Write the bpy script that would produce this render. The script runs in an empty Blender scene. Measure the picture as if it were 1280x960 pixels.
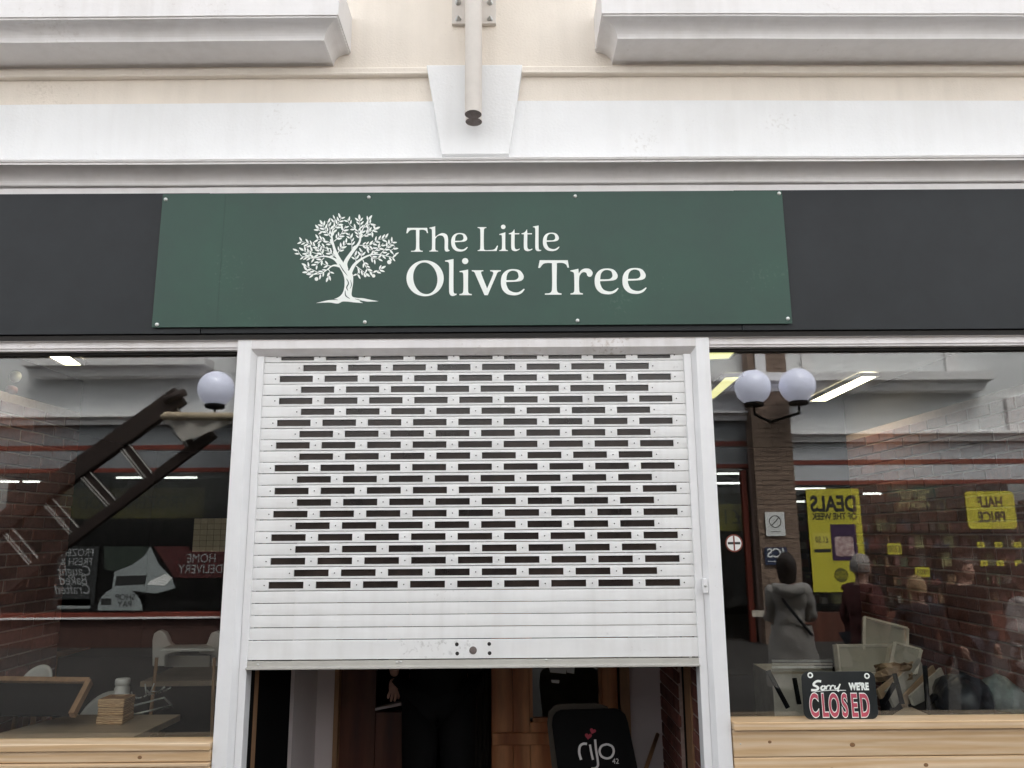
import bpy, math, random
from mathutils import Vector, Matrix
R = random.Random(7)
rad = math.radians
S = bpy.context.scene
COL = S.collection

# ------------------------------------------------------------------ camera
F = 961.0
TH, PSI, ROLL = rad(11.0), rad(0.28), rad(0.42)
EYE = Vector((0.0, -3.54, 1.75))
fwd = Vector((math.sin(PSI)*math.cos(TH), math.cos(PSI)*math.cos(TH), math.sin(TH)))
r0 = Vector((math.cos(PSI), -math.sin(PSI), 0))
u0 = r0.cross(fwd)
right = r0*math.cos(ROLL) - u0*math.sin(ROLL)
up = u0*math.cos(ROLL) + r0*math.sin(ROLL)
cam_d = bpy.data.cameras.new('camera')
cam = bpy.data.objects.new('camera', cam_d); COL.objects.link(cam)
m = Matrix((right, up, -fwd)).transposed().to_4x4(); m.translation = EYE
cam.matrix_world = m
cam_d.sensor_width = 36; cam_d.lens = 36*F/1280
cam_d.clip_start = 0.05; cam_d.clip_end = 500
S.camera = cam

# ------------------------------------------------------------------ light
SUN_EL, SUN_AZ = rad(58), rad(20)          # high, from behind the shop, veiled by cloud
w = bpy.data.worlds.new('World'); S.world = w; w.use_nodes = True
nt = w.node_tree; nt.nodes.clear()
sky = nt.nodes.new('ShaderNodeTexSky'); sky.sky_type = 'NISHITA'; sky.sun_disc = False
sky.sun_elevation = SUN_EL; sky.sun_rotation = SUN_AZ
sky.air_density = 1.0; sky.dust_density = 4.0; sky.ozone_density = 1.0
hs = nt.nodes.new('ShaderNodeHueSaturation'); hs.inputs['Saturation'].default_value = 0.12
bg = nt.nodes.new('ShaderNodeBackground'); bg.inputs['Strength'].default_value = 0.15
wo = nt.nodes.new('ShaderNodeOutputWorld')
nt.links.new(sky.outputs[0], hs.inputs['Color']); nt.links.new(hs.outputs[0], bg.inputs['Color'])
nt.links.new(bg.outputs[0], wo.inputs['Surface'])
sd = bpy.data.lights.new('sun', 'SUN'); sd.energy = 1.5; sd.angle = rad(25); sd.color = (1, .96, .9)
sun = bpy.data.objects.new('sun', sd); COL.objects.link(sun)
sdir = Vector((math.sin(SUN_AZ)*math.cos(SUN_EL), math.cos(SUN_AZ)*math.cos(SUN_EL), math.sin(SUN_EL)))
sun.rotation_euler = (-sdir).to_track_quat('-Z', 'Y').to_euler(); sun.location = sdir*40
S.view_settings.view_transform = 'Standard'; S.view_settings.look = 'None'
S.view_settings.gamma = 1; S.view_settings.exposure = 1.95
S.view_settings.use_curve_mapping = False

# ------------------------------------------------------------------ survey helpers (photo measurements -> metres)
GL = 0.10                                   # glass plane
def ray(px, py): return (fwd + right*((px-640)/F) + up*((480-py)/F))
def P(px, py, Y):
    d = ray(px, py); t = (Y-EYE.y)/d.y; return EYE + d*t
def Pz(px, py, z):
    d = ray(px, py); t = (z-EYE.z)/d.z; return EYE + d*t
def PM(px, py, yreal):                      # place of a thing seen mirrored in the shop glass
    v = 2*GL - yreal; p = P(px, py, v); return Vector((p.x, yreal, p.z))
def Z(py, Y): return P(640, py, Y).z
def X(a, b, c, d, Y): return (P(a, b, Y).x + P(c, d, Y).x)/2

# ------------------------------------------------------------------ materials
MATS = {}
def mat(name, col, rough=.6, metal=0, var=.06, scale=6, bump=0, bscale=60, spec=.5, col2=None, emit=0,
        speck=0, speckcol=(.1,.09,.08), streak=0, streakcol=(.42,.38,.33), grain=None, rnd=0, stretch=(1,1,1), coat=0):
    if name in MATS: return MATS[name]
    m = bpy.data.materials.new(name); m.use_nodes = True; MATS[name] = m
    n = m.node_tree.nodes; l = m.node_tree.links; b = n['Principled BSDF']
    b.inputs['Roughness'].default_value = rough; b.inputs['Metallic'].default_value = metal
    b.inputs['Specular IOR Level'].default_value = spec
    if coat: b.inputs['Coat Weight'].default_value = coat; b.inputs['Coat Roughness'].default_value = .1
    tc = n.new('ShaderNodeTexCoord'); mp = n.new('ShaderNodeMapping'); mp.inputs['Scale'].default_value = stretch
    l.new(tc.outputs['Object'], mp.inputs[0])
    if rnd:
        oi = n.new('ShaderNodeObjectInfo'); va = n.new('ShaderNodeVectorMath'); va.operation = 'ADD'
        mu = n.new('ShaderNodeMath'); mu.operation = 'MULTIPLY'; mu.inputs[1].default_value = 37
        l.new(oi.outputs['Random'], mu.inputs[0]); l.new(tc.outputs['Object'], va.inputs[0]); l.new(mu.outputs[0], va.inputs[1])
        l.new(va.outputs[0], mp.inputs[0])
    def tone(c, k): return (min(1, c[0]*k), min(1, c[1]*k), min(1, c[2]*k), 1)
    nz = n.new('ShaderNodeTexNoise'); nz.inputs['Scale'].default_value = scale; nz.inputs['Detail'].default_value = 8
    nz.inputs['Roughness'].default_value = .65
    l.new(mp.outputs[0], nz.inputs['Vector'])
    cr = n.new('ShaderNodeValToRGB'); cr.color_ramp.elements[0].position = .3; cr.color_ramp.elements[1].position = .7
    cr.color_ramp.elements[0].color = tone(col2 or col, 1-var); cr.color_ramp.elements[1].color = tone(col, 1+var)
    l.new(nz.outputs['Fac'], cr.inputs[0]); out = cr.outputs[0]
    if grain:
        wv = n.new('ShaderNodeTexWave'); wv.wave_type = 'BANDS'; wv.bands_direction = grain[0]
        wv.inputs['Scale'].default_value = grain[1]; wv.inputs['Distortion'].default_value = grain[2]
        wv.inputs['Detail'].default_value = 3; wv.inputs['Detail Scale'].default_value = 1.5
        l.new(mp.outputs[0], wv.inputs['Vector'])
        mx = n.new('ShaderNodeMix'); mx.data_type = 'RGBA'; mx.blend_type = 'MULTIPLY'
        r2 = n.new('ShaderNodeValToRGB'); g = grain[3]
        r2.color_ramp.elements[0].color = (g[0], g[1], g[2], 1); r2.color_ramp.elements[1].color = (1, 1, 1, 1)
        l.new(wv.outputs['Fac'], r2.inputs[0]); mx.inputs['Factor'].default_value = 1
        l.new(out, mx.inputs[6]); l.new(r2.outputs[0], mx.inputs[7]); out = mx.outputs[2]
    if speck:
        sn = n.new('ShaderNodeTexNoise'); sn.inputs['Scale'].default_value = 55; sn.inputs['Detail'].default_value = 5
        l.new(tc.outputs['Object'], sn.inputs['Vector'])
        sm = n.new('ShaderNodeTexNoise'); sm.inputs['Scale'].default_value = 2.3; sm.inputs['Detail'].default_value = 3
        l.new(mp.outputs[0], sm.inputs['Vector'])
        ad = n.new('ShaderNodeMath'); ad.operation = 'MULTIPLY'; l.new(sn.outputs['Fac'], ad.inputs[0]); l.new(sm.outputs['Fac'], ad.inputs[1])
        r3 = n.new('ShaderNodeValToRGB'); r3.color_ramp.elements[0].position = .385; r3.color_ramp.elements[1].position = .50
        r3.color_ramp.elements[0].color = (0,0,0,1); r3.color_ramp.elements[1].color = (speck,)*3+(1,)
        l.new(ad.outputs[0], r3.inputs[0])
        m3 = n.new('ShaderNodeMix'); m3.data_type = 'RGBA'; l.new(r3.outputs[0], m3.inputs['Factor'])
        l.new(out, m3.inputs[6]); m3.inputs[7].default_value = (*speckcol, 1); out = m3.outputs[2]
    if streak:
        ms = n.new('ShaderNodeMapping'); ms.inputs['Scale'].default_value = (16,16,1.1); l.new(tc.outputs['Object'], ms.inputs[0])
        ns = n.new('ShaderNodeTexNoise'); ns.inputs['Scale'].default_value = 1; ns.inputs['Detail'].default_value = 6; l.new(ms.outputs[0], ns.inputs['Vector'])
        nb = n.new('ShaderNodeTexNoise'); nb.inputs['Scale'].default_value = 1.4; nb.inputs['Detail'].default_value = 4; l.new(tc.outputs['Object'], nb.inputs['Vector'])
        mm2 = n.new('ShaderNodeMath'); mm2.operation = 'MULTIPLY'; l.new(ns.outputs['Fac'], mm2.inputs[0]); l.new(nb.outputs['Fac'], mm2.inputs[1])
        r4 = n.new('ShaderNodeMapRange'); r4.inputs['From Min'].default_value = .22; r4.inputs['From Max'].default_value = .42; r4.inputs['To Max'].default_value = streak
        l.new(mm2.outputs[0], r4.inputs['Value'])
        m4 = n.new('ShaderNodeMix'); m4.data_type = 'RGBA'; l.new(r4.outputs[0], m4.inputs['Factor']); l.new(out, m4.inputs[6]); m4.inputs[7].default_value = (*streakcol, 1); out = m4.outputs[2]
    if rnd:
        hv = n.new('ShaderNodeHueSaturation'); mr = n.new('ShaderNodeMapRange')
        mr.inputs['To Min'].default_value = 1-rnd; mr.inputs['To Max'].default_value = 1+rnd
        l.new(oi.outputs['Random'], mr.inputs['Value']); l.new(mr.outputs[0], hv.inputs['Value']); l.new(out, hv.inputs['Color']); out = hv.outputs[0]
    l.new(out, b.inputs['Base Color'])
    if emit:
        l.new(out, b.inputs['Emission Color']); b.inputs['Emission Strength'].default_value = emit
    if bump:
        bn = n.new('ShaderNodeTexNoise'); bn.inputs['Scale'].default_value = bscale; bn.inputs['Detail'].default_value = 6
        l.new(mp.outputs[0], bn.inputs['Vector'])
        bp = n.new('ShaderNodeBump'); bp.inputs['Strength'].default_value = bump; bp.inputs['Distance'].default_value = .01
        l.new(bn.outputs['Fac'], bp.inputs['Height']); l.new(bp.outputs[0], b.inputs['Normal'])
    return m

def glass_mat(name, f0, tint):
    m = bpy.data.materials.new(name); m.use_nodes = True
    n = m.node_tree.nodes; l = m.node_tree.links; n.clear()
    o = n.new('ShaderNodeOutputMaterial'); mx = n.new('ShaderNodeMixShader')
    t = n.new('ShaderNodeBsdfTransparent'); t.inputs[0].default_value = (*tint, 1)
    g = n.new('ShaderNodeBsdfGlossy'); g.inputs['Roughness'].default_value = 0; g.inputs[0].default_value = (1,1,1,1)
    lw = n.new('ShaderNodeLayerWeight'); lw.inputs[0].default_value = .5
    pw = n.new('ShaderNodeMath'); pw.operation = 'POWER'; pw.inputs[1].default_value = 5
    ma = n.new('ShaderNodeMath'); ma.operation = 'MULTIPLY_ADD'; ma.inputs[1].default_value = 1-f0; ma.inputs[2].default_value = f0
    l.new(lw.outputs['Facing'], pw.inputs[0]); l.new(pw.outputs[0], ma.inputs[0]); l.new(ma.outputs[0], mx.inputs[0])
    l.new(t.outputs[0], mx.inputs[1]); l.new(g.outputs[0], mx.inputs[2]); l.new(mx.outputs[0], o.inputs[0])
    return m

M_cream = mat('cream_render', (.80,.732,.645), .85, var=.035, scale=3, bump=.25, bscale=90, speck=.3, speckcol=(.5,.44,.36), streak=0.12)
M_white = mat('white_masonry_paint', (.82,.828,.83), .75, var=.03, scale=2.5, bump=.2, bscale=70, speck=.35, speckcol=(.55,.53,.5), streak=0.08)
M_mould = mat('white_moulding_paint', (.80,.785,.78), .6, var=.04, scale=5, bump=.08, bscale=40, speck=.3, speckcol=(.5,.46,.42), streak=0.15)
M_fascia = mat('charcoal_fascia', (.020,.023,.026), .55, var=.15, spec=.3, scale=4, bump=.03, bscale=200)
M_sign = mat('green_sign_panel', (.021,.066,.046), .42, var=.12, scale=2.2, bump=.02, bscale=14, spec=.4, col2=(.026,.063,.050), speck=.12, speckcol=(.2,.25,.22))
M_signgrain = mat('green_engraving', (.10,.165,.14), .5, var=.03)
M_vinyl = mat('white_vinyl', (.86,.9,.86), .5, var=.01)
M_frame = mat('white_powder_coat', (.82,.825,.833), .35, var=.03, scale=7, bump=.02, bscale=25, speck=.4, speckcol=(.5,.47,.43), streak=0.18)
M_head = mat('white_header_paint', (.78,.76,.76), .45, var=.06, scale=5, bump=.04, bscale=25, speck=.6, speckcol=(.4,.33,.28), streak=0.3)
M_slat = mat('white_shutter_slat', (.81,.815,.81), .42, var=.05, scale=5, bump=.10, bscale=5, speck=.45, speckcol=(.32,.31,.3), rnd=.025, streak=0.2)
M_rail = mat('shutter_rail_paint', (.43,.42,.385), .4, var=.08, scale=8, speck=.7, speckcol=(.2,.17,.14))
M_steel = mat('bolt_steel', (.55,.55,.53), .35, metal=.8, var=.15, scale=20)
M_zinc = mat('screw_cap', (.75,.78,.75), .3, metal=.3, var=.05)
M_dark = mat('dark_gap', (.02,.018,.016), .8)
M_slot = mat('smoked_slot_insert', (.034,.025,.021), .22, var=.25, scale=4, spec=.5, col2=(.011,.010,.010))
M_pine = mat('varnished_pine', (.70,.55,.385), .5, var=.09, scale=5, stretch=(.35,3,7), grain=('Z',1.5,9.0,(.90,.81,.68)), col2=(.64,.46,.28), bump=.05, bscale=30, rnd=.06, coat=.15)
M_knot = mat('pine_knot', (.24,.125,.055), .5, var=.4, scale=60)
M_beam = mat('beige_steel_paint', (.64,.595,.545), .5, var=.06, scale=9, speck=.5, speckcol=(.4,.33,.27))
M_beamend = mat('beam_end_dark', (.14,.115,.105), .8, var=.3, scale=40)  # dark brown for the tube ends and the lock barrel
M_glass = glass_mat('shop_glass', .062, (.93,.95,.94))
M_glass2 = glass_mat('far_shop_glass', .04, (.93,.95,.94))
M_brick = mat('red_brown_brick', (.165,.061,.047), .85, var=.3, scale=30, bump=.5, bscale=80, rnd=.35)
M_mortar = mat('pale_mortar', (.37,.27,.235), .95, var=.2, scale=50, bump=.4, bscale=120)
M_brown = mat('brown_door_wood', (.46,.21,.09), .5, var=.35, scale=3, stretch=(5,5,.8), grain=('X',.35,7,(.62,.45,.33)), rnd=.12)
M_dkwood = mat('dark_door_wood', (.10,.033,.018), .5, var=.4, scale=3, stretch=(5,5,.8), grain=('X',.35,7,(.7,.5,.4)))
M_jamb = mat('raw_timber_jamb', (.30,.17,.09), .6, var=.2, scale=8, stretch=(4,4,.8))
M_plaster = mat('lobby_plaster', (.62,.56,.56), .9, var=.05, scale=3, bump=.1, speck=.4, speckcol=(.2,.18,.17))
M_black = mat('matt_black', (.003,.003,.0035), .8, var=.3, spec=.15)
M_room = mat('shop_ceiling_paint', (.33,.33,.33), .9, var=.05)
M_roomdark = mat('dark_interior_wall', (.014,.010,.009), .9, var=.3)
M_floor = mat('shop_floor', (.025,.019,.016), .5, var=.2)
M_pave = mat('paving', (.026,.023,.021), .9, var=.25, scale=2, bump=.3)
M_lamp = mat('light_diffuser', (1,.86,.58), .5, emit=4.5, var=.02)
M_lampy = mat('yellow_diffuser', (1,.93,.42), .5, emit=.27, var=.02)
M_lampw = mat('tube_light', (1,.97,.92), .5, emit=4, var=.02)
M_globe = mat('opal_globe', (.80,.82,1.0), .2, var=.02, spec=.6, emit=.45)  # bluish glow added to brighten globes that only the sky lights
M_red = mat('red_frame_paint', (.17,.032,.018), .45, var=.1)
M_grey = mat('grey_panel_paint', (.50,.52,.54), .6, var=.05)
M_far = mat('far_facade_paint', (.74,.75,.75), .8, var=.05, scale=2)
M_farbrick = mat('pier_brick', (.27,.19,.14), .9, var=.35, scale=14, bump=.4, bscale=30, rnd=.3)
M_yellow = mat('yellow_poster', (.58,.52,.045), .4, var=.03)
M_ink = mat('poster_ink', (.02,.02,.02), .5)
M_paper = mat('white_paper', (.75,.76,.74), .6, var=.03)
M_ladder = mat('old_ladder_wood', (.06,.04,.034), .7, var=.4, scale=9, stretch=(4,4,4), bump=.4, bscale=25)
M_rung = mat('pale_rung_highlight', (.8,.77,.74), .4, var=.25, scale=25)  # painted highlight for the ladder rungs; also colours one tray edge
M_canvas = mat('cream_canvas', (.50,.45,.38), .9, var=.15, scale=12, bump=.3, bscale=25)
M_sail = mat('pale_sailcloth', (.84,.80,.73), .9, var=.12, scale=12, bump=.3, bscale=25)
M_table = mat('table_top_wood', (.33,.245,.17), .45, var=.2, scale=3, stretch=(1,9,1))
M_plastic = mat('white_plastic', (.62,.60,.57), .35, var=.03)
M_box = mat('block_wood', (.70,.48,.28), .6, var=.25, scale=6, stretch=(1,1,4), grain=('Z',9,6,(.35,.22,.12)))
M_cdbd = mat('cardboard', (.32,.21,.12), .9, var=.12, scale=8)
M_board = mat('canvas_board', (.33,.30,.25), .85, var=.1, scale=5)
M_redink = mat('faded_red_ink', (.48,.08,.12), .5, var=.1, scale=40)
M_signblk = mat('black_sign_enamel', (.012,.016,.018), .35, var=.2, coat=.3)
M_skin = mat('skin', (.42,.25,.19), .55, var=.06, scale=20)
M_hairb = mat('blonde_hair', (.42,.28,.15), .7, var=.3, scale=50)
M_hairg = mat('grey_hair', (.36,.33,.31), .7, var=.25, scale=50)
M_haird = mat('dark_hair', (.03,.018,.013), .6, var=.3, scale=50)
M_coat = mat('pale_grey_coat', (.50,.47,.44), .85, var=.12, scale=9, bump=.5, bscale=14)
M_maroon = mat('dark_red_jacket', (.09,.022,.022), .8, var=.2, bump=.4, bscale=14)
M_navy = mat('dark_trousers', (.02,.022,.03), .85, var=.2)
M_whitecoat = mat('white_coat', (.68,.62,.60), .85, var=.12, scale=9, bump=.5, bscale=14)
M_teal = mat('grey_curtain', (.065,.055,.045), .9, var=.2)

# ------------------------------------------------------------------ object helpers
def setp(o, label=None, cat=None, group=None, kind=None):
    if label: o['label'] = label
    if cat: o['category'] = cat
    if group: o['group'] = group
    if kind: o['kind'] = kind
    return o
def empty(name, loc, label, cat, group=None):
    o = bpy.data.objects.new(name, None); COL.objects.link(o); o.location = loc; o.empty_display_size = .1
    bpy.context.view_layer.update()
    return setp(o, label, cat, group)
def link(o, parent=None):
    COL.objects.link(o)
    if parent is not None:
        o.parent = parent
        # world transform of the ancestors is pure translation at build time
        o.matrix_parent_inverse = Matrix.Translation(-world_of(parent))
    return o
def world_of(o):
    v = o.location.copy(); p = o
    while p.parent is not None:
        v = v + (p.matrix_parent_inverse @ Vector((0,0,0))); p = p.parent; v = v + p.location
    return v
class MB:
    def __init__(s): s.v = []; s.f = []; s.smooth = []
    def add(s, vs, fs, smooth=False):
        b = len(s.v); s.v += [Vector(q) for q in vs]
        s.f += [tuple(b+i for i in f) for f in fs]; s.smooth += [smooth]*len(fs); return s
    def hexa(s, q):        # 8 points: bottom ring 0-3, top ring 4-7
        return s.add(q, [(3,2,1,0),(4,5,6,7),(0,1,5,4),(1,2,6,5),(2,3,7,6),(3,0,4,7)])
    def box(s, x0,x1,y0,y1,z0,z1):
        return s.hexa([(x0,y0,z0),(x1,y0,z0),(x1,y1,z0),(x0,y1,z0),(x0,y0,z1),(x1,y0,z1),(x1,y1,z1),(x0,y1,z1)])
    def bbox(s, x0,x1,y0,y1,z0,z1, c=.003):      # chamfered all round
        vs=[]; 
        pts=[]
        for sx,xx in ((-1,x0),(1,x1)):
            for sy,yy in ((-1,y0),(1,y1)):
                for sz,zz in ((-1,z0),(1,z1)):
                    pts.append(((xx,yy-sy*c,zz-sz*c),(xx-sx*c,yy,zz-sz*c),(xx-sx*c,yy-sy*c,zz)))
        for t in pts: vs += list(t)
        I=lambda a,b,c_,k:(a*4+b*2+c_)*3+k
        fs=[]
        fs.append((I(0,0,0,0),I(0,0,1,0),I(0,1,1,0),I(0,1,0,0))); fs.append((I(1,0,0,0),I(1,1,0,0),I(1,1,1,0),I(1,0,1,0)))
        fs.append((I(0,0,0,1),I(1,0,0,1),I(1,0,1,1),I(0,0,1,1))); fs.append((I(0,1,0,1),I(0,1,1,1),I(1,1,1,1),I(1,1,0,1)))
        fs.append((I(0,0,0,2),I(0,1,0,2),I(1,1,0,2),I(1,0,0,2))); fs.append((I(0,0,1,2),I(1,0,1,2),I(1,1,1,2),I(0,1,1,2)))
        for a in (0,1):
            for b in (0,1):
                fs.append((I(a,b,0,0),I(a,b,1,0),I(a,b,1,1),I(a,b,0,1)))
                fs.append((I(0,a,b,1),I(1,a,b,1),I(1,a,b,2),I(0,a,b,2)))
                fs.append((I(a,0,b,0),I(a,1,b,0),I(a,1,b,2),I(a,0,b,2)))
        for i in range(8): fs.append((i*3,i*3+1,i*3+2))
        return s.add(vs, fs)
    def prism(s, pts, off):          # closed planar ring extruded by vector
        n=len(pts); off=Vector(off); a=[Vector(p) for p in pts]
        return s.add(a+[p+off for p in a], [tuple(range(n))[::-1], tuple(range(n,2*n))]+[(i,(i+1)%n,n+(i+1)%n,n+i) for i in range(n)])
    def tube(s, path, rr, seg=12, caps=True, sq=None):
        path=[Vector(p) for p in path]; n=len(path)
        rr = rr if isinstance(rr,(list,tuple)) else [rr]*n
        vs=[]; prev=None
        for i,p in enumerate(path):
            t=(path[min(i+1,n-1)]-path[max(i-1,0)]).normalized()
            a=prev or (Vector((0,0,1)) if abs(t.z)<.9 else Vector((1,0,0)))
            u=t.cross(a).normalized(); v2=u.cross(t).normalized(); prev=v2
            for k in range(seg):
                an=2*math.pi*k/seg; vs.append(p+(u*math.cos(an)+v2*math.sin(an))*rr[i])
        fs=[(i*seg+k,i*seg+(k+1)%seg,(i+1)*seg+(k+1)%seg,(i+1)*seg+k) for i in range(n-1) for k in range(seg)]
        s.add(vs,fs,True)
        if caps:
            b=len(s.v)-len(vs)
            s.f+= [tuple(b+k for k in range(seg))[::-1], tuple(b+(n-1)*seg+k for k in range(seg))]; s.smooth+=[False,False]
        return s
    def lathe(s, c, prof, seg=24, axis='Z', sx=1, sy=1):
        c=Vector(c); vs=[]
        for r,h in prof:
            for k in range(seg):
                an=2*math.pi*k/seg; a,b=r*math.cos(an)*sx,r*math.sin(an)*sy
                vs.append(c+(Vector((a,b,h)) if axis=='Z' else Vector((a,h,b))))
        n=len(prof)
        fs=[(i*seg+k,i*seg+(k+1)%seg,(i+1)*seg+(k+1)%seg,(i+1)*seg+k) for i in range(n-1) for k in range(seg)]
        return s.add(vs,fs,True)
    def beam(s, a, b, wdt, thk, upv=(0,0,1)):
        a,b=Vector(a),Vector(b); t=(b-a).normalized(); u=t.cross(Vector(upv)).normalized(); v=u.cross(t).normalized()
        u*=wdt/2; v*=thk/2
        return s.hexa([a-u-v,a+u-v,b+u-v,b-u-v,a-u+v,a+u+v,b+u+v,b-u+v])
    def build(s, name, material, parent=None, origin=None, bevel=0, **kw):
        o0 = Vector(origin) if origin is not None else Vector((0,0,0))
        if origin is None and s.v:
            mn=[min(q[i] for q in s.v) for i in range(3)]; mxx=[max(q[i] for q in s.v) for i in range(3)]
            o0=Vector(((mn[0]+mxx[0])/2,(mn[1]+mxx[1])/2,mn[2]))
        me=bpy.data.meshes.new(name); me.from_pydata([q-o0 for q in s.v],[],s.f); 
        me.polygons.foreach_set('use_smooth', s.smooth)
        me.materials.append(material); me.validate(); me.update()
        import bmesh
        bm=bmesh.new(); bm.from_mesh(me); bmesh.ops.recalc_face_normals(bm, faces=bm.faces); bm.to_mesh(me); bm.free()
        o=bpy.data.objects.new(name,me); o.location=o0
        link(o,parent); setp(o,**kw)
        if bevel:
            md=o.modifiers.new('bevel','BEVEL'); md.width=bevel; md.segments=2; md.limit_method='ANGLE'; md.angle_limit=rad(40)
        return o

def sweep(prof, x0, x1, yw, ends=True, droop=0, wob=.0011):
    """moulding: prof = [(outward, z)...] ; mitred returns to the wall at yw; old plaster runs slightly wavy"""
    mb=MB(); vs=[]; n=len(prof); N=22
    wv=lambda x: wob*(math.sin(2.1*x+1)+.7*math.sin(5.3*x+2)+.4*math.sin(11.7*x))-droop*x*x
    for o,z in prof:
        a,b=(x0-o,x1+o) if ends else (x0,x1)
        path=[(a,yw,z+wv(a))] if ends else []
        path+=[(a+(b-a)*i/N,yw-o,z+wv(a+(b-a)*i/N)) for i in range(N+1)]
        if ends: path.append((b,yw,z+wv(b)))
        vs+=path
    k=len(vs)//n
    mb.add(vs,[(i*k+j,i*k+j+1,(i+1)*k+j+1,(i+1)*k+j) for i in range(n-1) for j in range(k-1)])
    return mb
def arc(o0,z0,o1,z1,bulge,n=8):
    """points from (o0,z0) to (o1,z1) along a curve; bulge +: concave towards wall"""
    out=[]
    for i in range(n+1):
        t=i/n; s=math.sin(t*math.pi/2); c=1-math.cos(t*math.pi/2)
        out.append((o0+(o1-o0)*(c if bulge>0 else s), z0+(z1-z0)*(s if bulge>0 else c)))
    return out

# 2D outline artwork on vertical planes -------------------------------------
def catmull(pts):
    """pts: list of (x,y,smooth) closed -> dense polygon"""
    n=len(pts); out=[]
    for i in range(n):
        p1=pts[i]; p2=pts[(i+1)%n]
        a=Vector(p1[:2]); b=Vector(p2[:2]); L=(b-a).length
        if not p1[2] and not p2[2]: out.append(a); continue
        p0=pts[i-1]; p3=pts[(i+2)%n]
        def tan(pp,pc,pn):
            d=Vector(pn[:2])-Vector(pp[:2]); 
            return d.normalized() if d.length>0 else Vector((0,0))
        t1=tan(p0,p1,p2)*L if p1[2] else (b-a)
        t2=tan(p1,p2,p3)*L if p2[2] else (b-a)
        for k in range(6):
            t=k/6; h1=2*t**3-3*t*t+1; h2=t**3-2*t*t+t; h3=-2*t**3+3*t*t; h4=t**3-t*t
            out.append(a*h1+t1*h2+b*h3+t2*h4)
    return out
def parse(s):
    r=[]
    for tok in s.split():
        sm=tok.endswith('*'); x,y=tok.rstrip('*').split(','); r.append((float(x),float(y),sm))
    return r
def ellipse(cx,cy,rx,ry,rot=0,n=40):
    return [Vector((cx+rx*math.cos(a)*math.cos(rot)-ry*math.sin(a)*math.sin(rot), cy+rx*math.cos(a)*math.sin(rot)+ry*math.sin(a)*math.cos(rot))) for a in [2*math.pi*i/n for i in range(n)]]
def fill(contours3d, name):
    """triangulated flat mesh of closed 3D contours (even-odd)"""
    from mathutils.geometry import tessellate_polygon
    tris=tessellate_polygon(contours3d); vs=[p for c in contours3d for p in c]
    return vs,[tuple(t) for t in tris]
def art_piece(mb, contours, mapf, off):
    cs=[[mapf(p[0],p[1])+off for p in c] for c in contours]
    vs,fs=fill(cs,''); mb.add(vs,fs)
def stroke_poly(pts, ws, n=5):
    """tapered stroke outline from centreline"""
    dense=[];dw=[]
    m=len(pts)
    for i in range(m-1):
        p0=Vector(pts[max(i-1,0)]);p1=Vector(pts[i]);p2=Vector(pts[i+1]);p3=Vector(pts[min(i+2,m-1)])
        for k in range(n):
            t=k/n
            dense.append(.5*((2*p1)+(p2-p0)*t+(2*p0-5*p1+4*p2-p3)*t*t+(3*p1-p0-3*p2+p3)*t**3)); dw.append(ws[i]*(1-t)+ws[i+1]*t)
    dense.append(Vector(pts[-1])); dw.append(ws[-1])
    L=[];Rr=[]
    for i,p in enumerate(dense):
        t=(dense[min(i+1,len(dense)-1)]-dense[max(i-1,0)]).normalized(); nn=Vector((-t.y,t.x))*dw[i]/2
        L.append(p+nn);Rr.append(p-nn)
    return L,Rr
def stroke(mb, pts, ws, mapf, off, cap=False):
    ws=ws if isinstance(ws,(list,tuple)) else [ws]*len(pts)
    L,Rr=stroke_poly(pts,ws); n=len(L)
    vs=[mapf(p.x,p.y)+off for p in L+Rr]
    mb.add(vs,[(i,i+1,n+i+1,n+i) for i in range(n-1)])
    if cap:
        for p,wd in ((pts[0],ws[0]),(pts[-1],ws[-1])):
            mb.add([mapf(q.x,q.y)+off*1.2 for q in ellipse(p[0],p[1],wd/2,wd/2,0,16)],[tuple(range(16))])
def text(body, size, loc, material, parent, sx=1, bold=0, face=-1, ext=.0008, name='lettering', align='CENTER', shear=0, spacing=1, rotx=0):
    cu=bpy.data.curves.new(name,'FONT'); cu.body=body; cu.size=size; cu.align_x=align; cu.align_y='CENTER'
    cu.extrude=ext; cu.offset=bold; cu.shear=shear; cu.space_character=spacing; cu.space_line=.85
    t=bpy.data.objects.new('t',cu); COL.objects.link(t)
    dg=bpy.context.evaluated_depsgraph_get(); me=bpy.data.meshes.new_from_object(t.evaluated_get(dg))
    bpy.data.objects.remove(t); me.transform(Matrix.Diagonal((sx,1,1,1)))
    if rotx: me.transform(Matrix.Rotation(rotx,4,'Z'))
    me.transform(Matrix.Rotation(rad(90),4,'X'))
    if face>0: me.transform(Matrix.Rotation(math.pi,4,'Z'))
    me.materials.clear(); me.materials.append(material)
    o=bpy.data.objects.new(name,me); o.location=loc; link(o,parent); return o

# ================================================================== SETTING
MB().box(-40,40,-40,-.02,-.3,0).build('pavement',M_pave,kind='structure')
XL,XR=-4.6,4.6
zt=4.9
# ================================================================== OUR BUILDING
bld=empty('shop_building',(0,.3,0),'cream and white rendered shop building carrying the green sign above the shutter','building')
YW=.10
z_str_b=Z(92,YW-.03); z_str_t=Z(82,YW-.03); z_fr_t=Z(126,.07); z_fr_b=Z(199,.07)
MB().box(XL,XR,YW,YW+.2,Z(235,YW),7.2).build('rendered_wall',M_cream,bld)
# frieze, left and right of keystone in one course
sweep([(0,z_fr_b-.01),(.028,z_fr_b-.01),(.028,z_fr_t),(0,z_fr_t)],XL,XR,YW,False,.0016).build('frieze_band',M_white,bld)
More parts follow.
